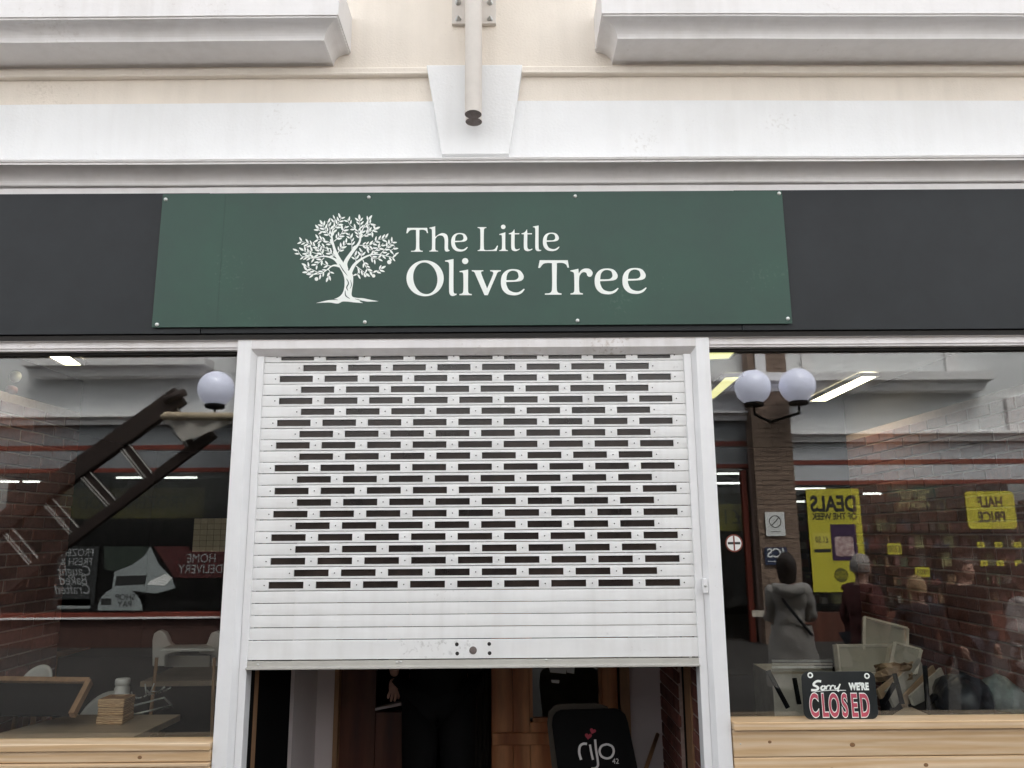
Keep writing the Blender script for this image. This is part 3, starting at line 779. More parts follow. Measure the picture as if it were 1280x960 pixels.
# ceiling light panels
def light_panel(q,label,mt,zc=CEI):
    o_=MB(); z=zc-.03
    c=[Pz(a,b,z) for a,b in q]
    ctr=sum(c,Vector())/4
    t=empty('ceiling_light',(ctr.x,ctr.y,z),label,'ceiling light','fluorescent ceiling lights inside the shop')
    MB().prism(c,(0,0,.02)).build('diffuser',mt,t)
    f=MB(); 
    for i in range(4): f.beam(c[i]+Vector((0,0,.01)),c[(i+1)%4]+Vector((0,0,.01)),.02,.028)
    f.build('frame',M_frame,t)
    return t
light_panel([(1012,501),(1033,501),(1098,470),(1076,470)],'slim warm ceiling light over the brick side wall, seen through the right window',M_lamp)
light_panel([(868,508),(895,497),(927,470),(905,471)],'slanted yellow ceiling light beside the right door post',M_lampy)
light_panel([(868,450),(912,448),(924,436),(890,436)],'yellow ceiling light at the top corner of the right window',M_lampy)
light_panel([(80,456),(104,456),(82,440),(50,440)],'warm ceiling light at the top of the left window',M_lamp)

# ---- left room furniture
def table(q,zt,label):
    c=[Pz(a,b,zt) for a,b in q]; ctr=sum(c,Vector())/4
    t=empty('cafe_table',(ctr.x,ctr.y,0),label,'table')
    c2=[Vector((p.x,p.y,zt-.035)) for p in c]
    MB().hexa(c2+c).build('table_top',M_table,t,bevel=.004)
    for p in c:
        d=(ctr-Vector((p.x,p.y,ctr.z))); d.z=0; b=p+d.normalized()*.1
        MB().tube([(b.x,b.y,0.006),(b.x,b.y,zt-.036)],.018,10).build('leg',M_black,t)
    return t
table([(-70,934),(88,893),(226,893),(140,934)],.75,'low brown wooden cafe table just behind the left window')
table([(175,852),(245,822),(330,820),(330,850)],.75,'farther brown cafe table beside the white high chair')
# wooden block box
bq=Pz(136,906,.75); d0=bq.y
wb=empty('wooden_block_box',(bq.x,d0,.75),'striped wooden cutlery box standing on the table behind the left window','box')
for i in range(3):
    MB().bbox(bq.x-.072+.003*(i%2),bq.x+.072-.002*(i%2),d0+.002*(i%2),d0+.13,.7505+i*.044,.7505+(i+1)*.044-.0015,.004).build('block_slab',M_box,wb)
# jar behind
jq=Pz(150,893,.75)
jar=empty('lidded_jar',(jq.x,jq.y,.75),'white lidded jar behind the striped wooden box','jar')
MB().lathe((jq.x,jq.y,.7505),[(.0001,0),(.04,.0),(.042,.01),(.042,.14),(.036,.155),(.036,.16)],22).build('jar_body',M_plastic,jar)
MB().lathe((jq.x,jq.y,.9105),[(.036,0),(.041,.002),(.041,.028),(.036,.035),(.0001,.036)],22).build('lid',M_plastic,jar)
# cutlery / clutter
cb=empty('wire_cutlery_rack',Pz(185,880,.76),'shiny wire rack of cutlery behind the wooden box','rack')
for i in range(14):
    a=Pz(168+i*3,874-i*.8,.82); MB().tube([a,a+Vector((R.uniform(-.05,.09),R.uniform(-.05,.05),R.uniform(.0,.07)))],.004,6).build('fork',M_steel,cb)
MB().tube([Pz(160,884,.76),Pz(205,872,.76),Pz(215,882,.76),Pz(168,893,.76),Pz(160,884,.76)],.006,6).build('rim',M_steel,cb)
# chalkboard
ch=[P(-60,850,.98),P(112,852,.98),P(90,894,.82),P(-85,894,.82)]
cbd=empty('chalkboard',(ch[2]+ch[3])/2,'black chalkboard in a brown timber frame leaning by the left window','chalkboard')
nrm=(ch[1]-ch[0]).cross(ch[3]-ch[0]).normalized()*.012
MB().prism(ch,nrm).build('board_face',M_black,cbd)
for i in (3,0,1): MB().beam(ch[i],ch[(i+1)%4],.028,.04,nrm).build('frame_rail',M_jamb,cbd)
# white tub chairs
def tub_chair(cx,cy,zseat,w_,label,rot=0):
    t=empty('tub_chair',(cx,cy,0),label,'chair','white moulded chairs in the dark shop')
    mb=MB(); n=16; hs_=[]
    prof=[]
    for j in range(9):
        v=j/8
        for i in range(n+1):
            a=math.pi*(i/n)+0; hgt=.72*w_*(math.sin(a)**.7)
            r=w_*(.38+.12*v**.5); z=zseat+v*(.05+hgt)
            mb.v.append(Vector((cx+r*math.cos(a),cy+r*math.sin(a)*.9,z)))
    for j in range(8):
        for i in range(n): mb.f.append((j*(n+1)+i,j*(n+1)+i+1,(j+1)*(n+1)+i+1,(j+1)*(n+1)+i)); mb.smooth.append(True)
    o=mb.build('shell',M_plastic,t); md=o.modifiers.new('s','SOLIDIFY'); md.thickness=.012
    MB().lathe((cx,cy,zseat),[(.0001,0),(w_*.42,0),(w_*.44,.015),(.0001,.02)],24).build('seat',M_plastic,t)
    for sx in (-1,1):
        for sy in (-1,1): MB().tube([(cx+sx*w_*.25,cy+sy*w_*.25,zseat),(cx+sx*w_*.42,cy+sy*w_*.42,.006)],.014,8).build('leg',M_jamb,t)
    return t
a=P(42,850,1.16); tub_chair(a.x,1.16,P(42,858,1.16).z-.08,.19,'white rounded chair back showing above the chalkboard')
a=P(128,866,1.9); tub_chair(a.x,1.9,.40,.36,'white chair seat between the chalkboard and the wooden box')
# high chair
hx=P(230,812,2.0); hc=empty('high_chair',(hx.x,2.0,0),'white plastic high chair with curved sides behind the left window','high chair')
sc_=5.62/961*.98
def hp(px,py,y=2.0): return P(px,py,y)
tray=[hp(200,817,1.85),hp(212,807,2.05),hp(262,807,2.05),hp(268,817,1.85)]
zt_h=sum(p.z for p in tray)/4
MB().prism([Vector((p.x,p.y,zt_h)) for p in tray],(0,0,.02)).build('tray',M_plastic,hc,bevel=.006)
for sgn_,outl in ((1,((190,833),(190,800),(192,792),(198,788),(205,790),(209,797),(211,803),(216,808),(224,811),(224,816),(206,819),(206,833))),(-1,((278,833),(278,800),(276,793),(270,789),(264,791),(261,797),(259,803),(256,808),(248,811),(248,816),(264,819),(264,833)))):
    MB().prism([hp(a_,b_,2.08) for a_,b_ in outl],(0,.06,0)).build('side_panel',M_plastic,hc,bevel=.008)
for lx in (196,268):
    for yy_ in (1.9,2.3): 
        a=hp(lx,822,yy_); MB().tube([a,(a.x+(.03 if lx>230 else -.03),yy_,.006)],.012,8).build('leg',M_jamb,hc)
MB().prism([hp(205,834,2.25),hp(262,834,2.25),hp(262,820,2.25),hp(205,820,2.25)],(0,.02,0)).build('backrest',M_plastic,hc,bevel=.005)

# ladder
ld=empty('wooden_ladder',PM(-400,944,-3.0),'dark old timber ladder leaning at a slant, mirrored across the left window','ladder')
LY=-3.0
s1=(PM(-400,944,LY),PM(226,494,LY)); s2=(PM(-265,940,LY),PM(268,541,LY))
MB().beam(s1[0],s1[1],.175,.09,(0,1,0)).build('stile',M_ladder,ld,bevel=.012)
MB().tube([s1[1]+Vector((-.12,.05,-.06)),s1[1]+Vector((.06,.055,.02))],.035,10).build('stile_end',M_ladder,ld)
MB().beam(s2[0],s2[1],.095,.06,(0,1,0)).build('stile',M_ladder,ld,bevel=.01)
for (a,b) in (((150,550),(188,598)),((103,588),(143,632)),((57,622),(97,667)),((8,660),(47,706)),((217,512),(238,556)),((-45,698),(0,744)),((-98,736),(-50,783))):
    A=PM(a[0],a[1],LY+.0); B=PM(b[0],b[1],LY+.0)
    r_=MB().beam(A,B,.085,.04,(0,1,0)).build('rung',M_ladder,ld)
    dd=(B-A).normalized().cross(Vector((0,1,0))).normalized()
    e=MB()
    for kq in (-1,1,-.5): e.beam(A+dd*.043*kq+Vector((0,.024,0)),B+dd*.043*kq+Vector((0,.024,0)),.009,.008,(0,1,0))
    e.build('rung_highlight',M_rung,r_,kind='stuff')  # pale strips stand in for highlights along the rung
# canvas roll
rl=empty('canvas_roll',PM(248,520,-2.9),'rolled cream canvas on a pole with a torn flap, mirrored below the single globe','canvas roll')
MB().tube([PM(202,522,-2.9),PM(206,520,-2.9),PM(318,521,-2.9)],[.028,.037,.037],14).build('roll',mat('tan_sailcloth',(.80,.66,.47),.9,var=.15,scale=20),rl)
fl=MB(); top=[PM(203+i*8.5,526,-2.9) for i in range(11)]
bt=[(206,527),(214,534),(222,545),(228,552),(236,549),(245,546),(254,543),(264,539),(274,535),(284,530),(291,527.5)]
mid=[]
for j in range(5):
    for i in range(11):
        b_=PM(bt[i][0],bt[i][1],-2.9); p_=top[i]*(1-j/4)+b_*(j/4); p_.y+=.015*math.sin(i*1.7+j*.6); fl.v.append(p_)
for j in range(4):
    for i in range(10): fl.f.append((j*11+i,j*11+i+1,(j+1)*11+i+1,(j+1)*11+i)); fl.smooth.append(True)
fl.build('flap',M_sail,rl)
MB().tube([PM(204,528,-2.9),PM(227,552,-2.9)],.004,6).build('cord',M_ladder,rl)
q_=PM(316,521,-2.9); MB().tube([(q_.x,-2.9,.0),(q_.x,-2.9,q_.z+.1)],.04,12).build('pole',M_ladder,rl)
# smoke alarm + red bell on the left wall
al=empty('alarm_sounder',P(18,478,.9),'round grey detector and red sounder on the wall at far left','alarm')
p=P(20,471,.9); MB().lathe(p,[(.0001,-.03),(.02,-.03),(.032,-.012),(.034,0)],20,'Y').build('detector',M_rail,al)
p=P(17,488,.9); MB().lathe(p,[(.0001,-.05),(.02,-.045),(.026,-.02),(.026,0)],20,'Y').build('sounder',M_red,al)
# cabinet / counter in the left room
ct=empty('counter',(-2.3,3.2,0),'dark counter with an orange timber end standing behind the chairs','counter')
a=P(62,822,3.0); b=P(72,822,3.0)
MB().box(P(73,820,3.0).x,-1.35,3.0,3.5,0.005,P(73,822,3.0).z).build('counter_front',M_roomdark,ct)
MB().box(P(46,820,3.0).x,P(72,820,3.0).x,2.99,3.5,.005,P(60,821,3.0).z).build('counter_end',M_brown,ct)

# ---- right room clutter
def frame_board(q,ys,label,rail=.018,mt=M_board,rm=M_canvas):
    c=[P(a,b,y) for (a,b),y in zip(q,ys)]
    t=empty('picture_frame',(c[2]+c[3])/2,label,'picture frame')
    nn=(c[1]-c[0]).cross(c[3]-c[0]).normalized()*.01
    MB().prism(c,nn).build('backing_board',mt,t)
    for i in range(4): MB().beam(c[i],c[(i+1)%4],rail,rail,nn).build('frame_rail',rm,t)
    return t
frame_board([(1080,772),(1134,786),(1133,846),(1079,840)],(1.6,1.6,1.3,1.3),'tall pale backed frame leaning at the rear of the pile')
frame_board([(1118,804),(1151,813),(1144,843),(1112,836)],(1.3,1.3,1.1,1.1),'small pale frame leaning in front of the tall one')
bx=[P(1044,807,1.45),P(1112,806,1.45),P(1106,842,1.2),P(1048,842,1.2)]
cbx=empty('canvas_tray',(bx[2]+bx[3])/2,'shallow pale tray tipped up in front of the tall frame','tray')
MB().prism(bx,(0,.05,0)).build('tray_face',M_board,cbx,bevel=.004)
for i in range(4): MB().beam(bx[i]+Vector((0,-.01,0)),bx[(i+1)%4]+Vector((0,-.01,0)),.014,.03,(0,1,0)).build('rim',M_canvas,cbx)
for i,(a0_,a1_,wd_,lb) in enumerate((((1098,868),(1142,832),.05,'brown paper sleeve at the left of the leaning sheets'),((1112,874),(1152,832),.09,'cream board second in the leaning sheets'),((1128,880),(1168,838),.06,'cardboard strip in the leaning sheets'),((1140,878),(1178,842),.07,'wide outermost pale board of the leaning sheets'))):
    a_=P(*a0_,.85); b_=P(*a1_,1.15+.05*i)
    o=MB().beam(a_,b_,wd_,.015,(.3,-1,.2)).build('leaning_sheet',[M_cdbd,M_board,M_cdbd,M_canvas][i],None); setp(o,lb,'board')
cr=empty('crumpled_paper',P(1110,845,1.1),'crumpled brown packing paper on the pile of frames','paper')
RN=random.Random(9); mb=MB(); nn_=7
for j in range(nn_):
    for i in range(nn_):
        p=P(1092+i*8+RN.uniform(-3,3),832+j*3.6-i*.6+RN.uniform(-2.5,2.5),1.05+RN.uniform(-.05,.05)); mb.v.append(p)
for j in range(nn_-1):
    for i in range(nn_-1): mb.f.append((j*nn_+i,j*nn_+i+1,(j+1)*nn_+i+1,(j+1)*nn_+i)); mb.smooth.append(False)
mb.build('sheet',M_cdbd,cr)
# table under the pile
table([(1105,900),(1130,884),(1168,884),(1190,900)],.82,'small dark table under the pile of frames')
# books / tray row left of closed sign
sh2=empty('magazine_rack',P(1000,840,1.0),'low rack with silvery edged trays behind the closed sign','rack')
for i in range(4): MB().beam(P(965,826+i*4,1.5),P(1040,826+i*4,1.5),.012,.012,(0,1,0)).build('tray_edge',[M_steel,M_canvas,M_rung,M_board][i],sh2)
MB().box(P(965,842,1.52).x,P(1040,842,1.52).x,1.52,1.9,.5,P(1000,842,1.52).z).build('shelf_box',M_canvas,sh2)
# upturned chair legs
def stacked_chair(px,py,label):
    o=P(px,py,.9); t=empty('upturned_chair',(o.x,.9,0.8),label,'chair','upturned chairs on the tables')
    return t
for lbl,segs in (('black chair leg sticking up right of the closed sign',[((1118,842),(1128,880)),((1104,880),(1118,855))]),('black chair frame upright beyond the paper sheets',[((1156,832),(1160,888)),((1170,870),(1160,880))]),('thin black chair frame left of the closed sign',[((960,838),(985,885)),((993,848),(999,880))]),('dark chair leg behind the closed sign',[((1043,842),(1052,870)),((1070,842),(1080,870))])):
    t=empty('upturned_chair',P(segs[0][1][0],segs[0][1][1],.8),lbl,'chair')
    for a_,b_ in segs: MB().tube([P(*a_,.8),P(*b_,.75)],.013,8).build('leg',M_black,t)
# black bags
def blob(name,px,py,Y,rx,rz_,mt,label,cat,seed):
    RN=random.Random(seed); c=P(px,py,Y); mb=MB(); n=18; m_=10
    for j in range(m_+1):
        for i in range(n):
            th=math.pi*j/m_; ph=2*math.pi*i/n; k_=1+.10*math.sin(3*ph+seed)+.08*math.cos(5*ph+2*th)+RN.uniform(-.04,.04)
            mb.v.append(c+Vector((rx*k_*math.sin(th)*math.cos(ph),.16*k_*math.sin(th)*math.sin(ph),rz_*k_*math.cos(th))))
    for j in range(m_):
        for i in range(n): mb.f.append((j*n+i,j*n+(i+1)%n,(j+1)*n+(i+1)%n,(j+1)*n+i)); mb.smooth.append(True)
    o=mb.build(name,mt); setp(o,label,cat); return o
M_bin=mat('black_plastic_bag',(.012,.013,.015),.35,var=.3,bump=.8,bscale=18)
M_bin2=mat('grey_plastic_bag',(.12,.15,.14),.4,var=.4,scale=20,bump=.9,bscale=25)
blob('plastic_bag',1203,878,.75,.13,.13,M_bin,'black plastic bag slumped low right of the paper sheets','bag',2)
blob('plastic_bag',1250,876,.8,.11,.12,M_bin2,'grey green crinkled plastic bag at the right end','bag',5)
o=MB().bbox(P(1200,830,1.6).x,P(1228,830,1.6).x,1.6,1.8,P(1214,850,1.6).z,P(1214,827,1.6).z,.003).build('cardboard_box',M_brown); setp(o,'small reddish brown box by the brick wall above the bags','box')
o=MB().box(P(1175,830,1.4).x,P(1290,830,1.4).x,1.4,2.2,.006,P(1214,852,1.4).z).build('bench',M_black); setp(o,'black bench under the small reddish box','bench')
o=MB().box(P(1168,890,.6).x,P(1300,890,.6).x,.6,1.2,.006,P(1214,895,.6).z).build('side_bench',M_black); setp(o,'low dark bench under the plastic bags','bench')

# ---- round sticker on right glass
q=P(917.5,679,GL); 
stk=empty('round_sticker',(q.x,GL,q.z),'round red edged sticker with black bars on the right glass','sticker')
rS=.0405
MB().lathe((q.x,GL,q.z),[(rS,-.0006),(rS*.84,-.0006)],36,'Y').build('ring',M_red,stk)
MB().lathe((q.x,GL,q.z),[(rS*.84,-.0005),(.0001,-.0005)],36,'Y').build('disc',M_paper,stk)
MB().box(q.x-.029,q.x+.029,GL-.0012,GL-.0008,q.z-.0055,q.z+.0055).build('bar',M_ink,stk)
MB().box(q.x-.0035,q.x+.0035,GL-.0018,GL-.0014,q.z-.033,q.z+.033).build('bar',M_red,stk)

# ---- closed sign
ck=[P(1003,838,.055),P(1096,840,.055),P(1095,901,.055),P(1004,901,.055)]
x0=X(1004,850,1004,890,.055); x1=X(1096,850,1096,890,.055); z1=Z(0,.055); z1=(ck[0].z+ck[1].z)/2; z0=z_silR-.018
cs=empty('closed_sign',((x0+x1)/2,.05,z0),'black CLOSED sign with red and white lettering propped on the right pine sill','sign')
z0=(ck[2].z+ck[3].z)/2-.0
YC=.04
def rrect(x0,x1,z0,z1,r,y,n=6,corners=None):
    pts=[]
    for cx_,cz_,a0_ in ((x1-r,z1-r,0),(x0+r,z1-r,90),(x0+r,z0+r,180),(x1-r,z0+r,270)):
        for i in range(n+1):
            a=rad(a0_+90*i/n); pts.append(Vector((cx_+r*math.cos(a),y,cz_+r*math.sin(a))))
    return pts
ck=[P(1003,839,YC),P(1096,840,YC),P(1095,901,YC),P(1004,901,YC)]
x0=P(1003.5,870,YC).x; x1=P(1096,870,YC).x; z1=(ck[0].z+ck[1].z)/2; z0=z_silR+.0005
MB().prism(rrect(x0,x1,z0,z1,.03,YC),(0,.005,0)).build('sign_plate',M_signblk,cs,bevel=.0008)
for hx_,hy_ in ((1012.7,844),(1083.5,845)):
    p=P(hx_,hy_,YC); MB().lathe((p.x,YC,p.z),[(.0065,-.0002),(.0065,-.0016),(.0125,-.0016),(.0125,-.0002)],20,'Y').build('eyelet',M_vinyl,cs)
Wd=x1-x0; Hh=z1-z0
def cpos(px,py,dy=-.001): p=P(px,py,YC); return Vector((p.x,YC+dy,p.z))
tsz=P(1050,868,YC).z-P(1050,896,YC).z
for ch_,cx_ in zip('CLOSED',(1017.6,1031.0,1042.6,1055.8,1067.8,1080.8)):
    text(ch_,tsz*1.42,cpos(cx_,883,-.0012),M_vinyl,cs,sx=.44,bold=.0070,ext=.0004,name='letter_outline')
    text(ch_,tsz*1.42,cpos(cx_,883,-.0021),M_redink,cs,sx=.44,bold=.0030,ext=.0004,name='letter')
text("WE'RE",.0405,cpos(1073.5,858.5),M_vinyl,cs,sx=.72,bold=.0022,spacing=1.05,name='lettering')
def fS(x,y): return P(990+x/10.667,830+y/10.667,YC-.0012)
so=MB()
for i,(pts,wd) in enumerate((([(388,232),(340,228),(300,250),(290,280),(330,300),(350,325),(320,348),(255,348)],20),
 ([(420,290),(390,310),(395,340),(430,335),(440,305),(425,290)],15),
 ([(460,290),(458,318),(450,340)],14),([(456,310),(480,288),(505,290)],12),
 ([(520,288),(515,315),(508,340)],14),([(514,310),(535,288),(560,290)],12),
 ([(575,285),(570,320),(590,330),(625,300),(635,270)],12),([(640,265),(625,310),(610,350),(625,366)],12),
 ([(300,372),(400,358),(520,348),(640,350),(720,350)],[5,9,11,11,6]))):
    stroke(so,pts,[q*1.0 for q in wd] if isinstance(wd,list) else wd*1.55,fS,Vector((0,-.00012*i,0)),cap=False)
so.build('script_lettering',M_vinyl,cs)

# ================================================================== LOBBY
YB=1.44
def YX(px,py,x): return EYE.y + x/P(px,py,EYE.y+1).x
zl=CEI
lob=lambda n,mb,mt,**k: mb.build(n,mt,kind='structure',**k)
XLw=P(395,900,YB).x; XRw=P(828,900,YB).x
Yl0=YX(366,900,XLw); Yr0=YX(850,900,XRw); Yr1=YX(860,900,XRw); Yr2=YX(867,900,XRw)
# left side wall: jamb, opening, plaster return
jb=MB().box(X(315,840,307,960,.25)-.02,X(322,840,315,960,.25),.22,.28,0,CEI); 
t=jb.build('timber_jamb',M_jamb); setp(t,'raw brown timber jamb inside the left edge of the entrance','door jamb')
lob('plaster_wall',MB().box(XLw-.02,XLw,Yl0,YB,0,CEI),M_plaster)
lob('opening_dark_sheet',MB().box(XLw-.05,XLw-.03,.285,1.6,0,CEI),M_black)  # black sheet added to make the side opening read as dark
lob('plaster_wall',MB().box(XLw-.1,P(418,860,YB).x,YB,YB+.1,0,CEI),M_plaster)
lob('partition_wall',MB().box(XLw-.03,XLw-.0,.14,.218,0,CEI),M_black)  # black end piece added to cover the lit wall end
lob('partition_wall',MB().box(XRw-.0,XRw+.03,.14,.198,0,CEI),M_black)  # black end piece added here too, hiding the lit brick wall end
lob('partition_wall',MB().box(XLw-.12,XLw-.101,1.62,3.2,0,CEI),M_roomdark)
lob('plaster_wall',MB().box(P(787,860,YB).x,XRw,YB,YB+.1,0,CEI),M_plaster)
brick_wall('Y',XRw,Yr0,YB-.002,0.1,CEI,-1,'brick_wall',th=.02)
brick_wall('Y',XRw,.2,Yr2-.003,0.1,CEI,-1,'brick_wall',th=.02)
lob('partition_wall',MB().box(XRw+.0215,XRw+.03,.2,3.2,0,CEI),M_black)
t=MB().box(XRw-.012,XRw+.02,Yr2,Yr1,0,CEI).build('timber_jamb',M_jamb); setp(t,'brown timber jamb between brick piers at the right of the entrance','door jamb')
lob('lobby_back_wall',MB().box(-1.3,1.1,3.2,3.3,0,CEI),M_black)
lob('lobby_transom',MB().box(P(418,860,YB).x+.001,P(787,860,YB).x-.001,YB+.02,YB+.08,2.15,CEI),M_dkwood)
# left dark door leaf (standing ajar)
dl=empty('dark_door',(P(450,860,1.5).x,1.5,0),'dark stained door leaf standing ajar left of the figure','door')
x_a=P(425,860,1.5).x; x_b=P(470,860,1.5).x; x_c=P(507,860,1.5).x
MB().box(P(418.5,860,YB).x,P(424,860,YB).x,YB-.01,YB+.1,0,2.15).build('jamb',M_jamb,dl)
MB().box(x_a,x_b,1.5,1.545,0.01,2.14).build('stile',M_dkwood,dl,bevel=.003)
zg=P(480,886,1.5).z
MB().box(x_b+.002,x_c,1.5,1.545,0.01,zg-.02).build('lower_panel',M_dkwood,dl,bevel=.003)
MB().hexa([(x_b,1.49,zg-.008),(P(508,877,1.5).x,1.49,P(508,879,1.5).z-.006),(P(508,877,1.5).x,1.545,P(508,879,1.5).z-.006),(x_b,1.545,zg-.008),(x_b,1.49,zg+.004),(P(508,877,1.5).x,1.49,P(508,877,1.5).z+.004),(P(508,877,1.5).x,1.545,P(508,877,1.5).z+.004),(x_b,1.545,zg+.004)]).build('glazing_rail',M_plaster,dl)
# right plank door
dr=empty('plank_door',(P(700,860,YB).x,YB,0),'brown ledged plank door with a glazed top behind the black board','door')
dx0=P(614,860,YB).x; dx1=P(772,860,YB).x; gx0=P(662,860,YB).x; gx1=P(752,860,YB).x
zgb=P(700,896,YB).z; zgt=2.0; zr1_=P(650,915,YB).z; zr0_=P(650,930,YB).z
edges=[dx0,P(641,860,YB).x,gx0]
for a_,b_ in zip(edges[:-1],edges[1:]): MB().bbox(a_+.001,b_-.001,YB,YB+.04,.01,2.13,.003).build('plank',M_brown,dr)
for i in range(3):
    a_=gx0+(gx1-gx0)*i/3; b_=gx0+(gx1-gx0)*(i+1)/3; MB().bbox(a_+.001,b_-.001,YB,YB+.04,.01,zgb-.03,.003).build('plank',M_brown,dr)
MB().bbox(gx1+.001,dx1,YB,YB+.04,.01,2.13,.003).build('plank',M_brown,dr)
MB().bbox(dx0+.005,dx1-.005,YB-.025,YB-.001,zr0_,zr1_,.003).build('ledge_rail',M_brown,dr)
gf=MB(); 
gf.box(gx0,gx0+.018,YB-.008,YB+.03,zgb,zgt); gf.box(gx1-.018,gx1,YB-.008,YB+.03,zgb,zgt); gf.box(gx0+.018,gx1-.018,YB-.008,YB+.03,zgb-.028,zgb-.004)
gf.build('glazing_bead',M_brown,dr)
MB().box(gx0+.018,gx1-.018,YB+.015,YB+.02,zgb-.003,zgt).build('pane',M_glass,dr)
MB().box(P(775,860,YB).x,P(786.5,860,YB).x,YB-.02,YB+.06,0,2.15).build('jamb',M_jamb,dr)
lob('room_beyond_wall',MB().box(gx0-.3,gx1+.3,2.3,2.35,0,CEI),mat('dim_plaster',(.2,.18,.16),.9,var=.2))
for i,(a_,b_,w2,h2) in enumerate(((697,837,22,10),(713,838,10,8),(694,852,10,4))):  # white patches painted in for reflections in the door glass
    p=P(a_,b_,YB-.002); s_=.0052
    o=MB().prism([p+Vector((-w2*s_/2,0,h2*s_/2)),p+Vector((w2*s_/2,0,h2*s_*.4)),p+Vector((w2*s_*.45,0,-h2*s_/2)),p+Vector((-w2*s_*.4,0,-h2*s_*.3))],(0,.001,0)).build('reflection_patch',M_paper,dr)
# curtain behind the person
cu=MB(); N_=24
for i in range(N_+1):
    x=P(586+i*1.15,860,1.8).x; y=1.8+.02*math.sin(i*1.5)
    cu.v+= [Vector((x,y,.05)),Vector((x,y,2.3))]
for i in range(N_): cu.f.append((2*i,2*i+2,2*i+3,2*i+1)); cu.smooth.append(True)
o=cu.build('curtain',M_teal); setp(o,'dim grey brown curtain beside the dark figure','curtain')
# black board "rijo"
YR=.80
bd=empty('black_board',(P(743,960,YR).x,YR,0),'black round cornered board with rijo lettering standing in the entrance','sign')
def fR(x,y): return P(580+x/3.43,680+y/3.43,YR-.0008)
ring=[P(*q_,YR) for q_ in ((690,907),(691,897),(695,891),(702,888),(738,887),(768,886),(776,888),(782,894),(785,903),(797,960),(830,1115),(715,1118),(697,960))]
MB().prism(ring,(0,.02,0)).build('panel',M_black,bd,bevel=.002)
o=MB().prism([P(*q_,YR+.06) for q_ in ((684,905),(686,890),(692,883),(700,880),(745,879),(760,884),(770,960),(790,1110),(700,1110),(690,960))],(0,.02,0)).build('rear_panel',mat('rear_panel_board',(.05,.04,.03),.7),bd,bevel=.002)
rj=MB(); z_=Vector((0,0,0))
stroke(rj,[(502,925),(494,895),(497,868),(510,857),(527,857)],10,fR,z_)
stroke(rj,[(540,860),(546,895),(553,925)],9,fR,Vector((0,-.0002,0)))
stroke(rj,[(562,838),(566,880),(573,925),(574,950),(562,962),(545,963)],9.5,fR,Vector((0,-.0004,0)))
stroke(rj,[(614,858),(635,868),(642,890),(632,912),(612,919),(590,910),(581,888),(590,866),(614,858)],9.5,fR,Vector((0,-.0006,0)))
rj.build('lettering',mat('pale_grey_print',(.55,.54,.54),.6),bd)
p=fR(650,932); text('42',.036,p+Vector((0,-.001,0)),MATS['pale_grey_print'],bd,name='lettering_small')
ht=MB()
for (cx_,cy_,s_,a_) in ((552,802,17,.35),(533,824,19,.1)):
    c_=[]
    for i in range(24):
        t_=2*math.pi*i/24; hx_=16*math.sin(t_)**3/16*s_*.8; hy_=-(13*math.cos(t_)-5*math.cos(2*t_)-2*math.cos(3*t_)-math.cos(4*t_))/16*s_*.8
        c_.append(Vector((cx_+hx_*math.cos(a_)-hy_*math.sin(a_),cy_+hx_*math.sin(a_)+hy_*math.cos(a_))))
    art_piece(ht,[c_],fR,Vector((0,-.0003,0)))
ht.build('heart',mat('dull_crimson_print',(.25,.02,.04),.5),bd)
o=MB().tube([P(822,918,1.2),P(806,965,.95),P(795,1010,.75)],.012,8).build('broom_handle',M_jamb); setp(o,'thin brown stick leaning against the white lobby wall','stick')

# ================================================================== PEOPLE
def skin_mesh(name,joints,edges,radii,material,parent,sub=2,root=0,folds=0):
    me=bpy.data.meshes.new(name); me.from_pydata([Vector(j) for j in joints],edges,[])
    o=bpy.data.objects.new('tmp',me); COL.objects.link(o)
    md=o.modifiers.new('skin','SKIN'); md.use_smooth_shade=True
    for i,r in enumerate(radii):
        v=me.skin_vertices[0].data[i]; v.radius=(r,r) if not isinstance(r,tuple) else r; v.use_root=(i==root)
    sm=o.modifiers.new('sub','SUBSURF'); sm.levels=sub; sm.render_levels=sub
    dg=bpy.context.evaluated_depsgraph_get(); m2=bpy.data.meshes.new_from_object(o.evaluated_get(dg)); bpy.data.objects.remove(o)
    m2.name=name; m2.materials.clear(); m2.materials.append(material)
    for p in m2.polygons: p.use_smooth=True
    if folds:
        from mathutils import noise
        for v in m2.vertices:
            c_=v.co; f_=noise.noise(Vector((c_.x*9,c_.y*9,c_.z*4)))+.6*noise.noise(Vector((c_.x*4+5,c_.y*4,c_.z*14)))
            v.co=c_+v.normal*f_*folds
    q=bpy.data.objects.new(name,m2); link(q,parent); return q
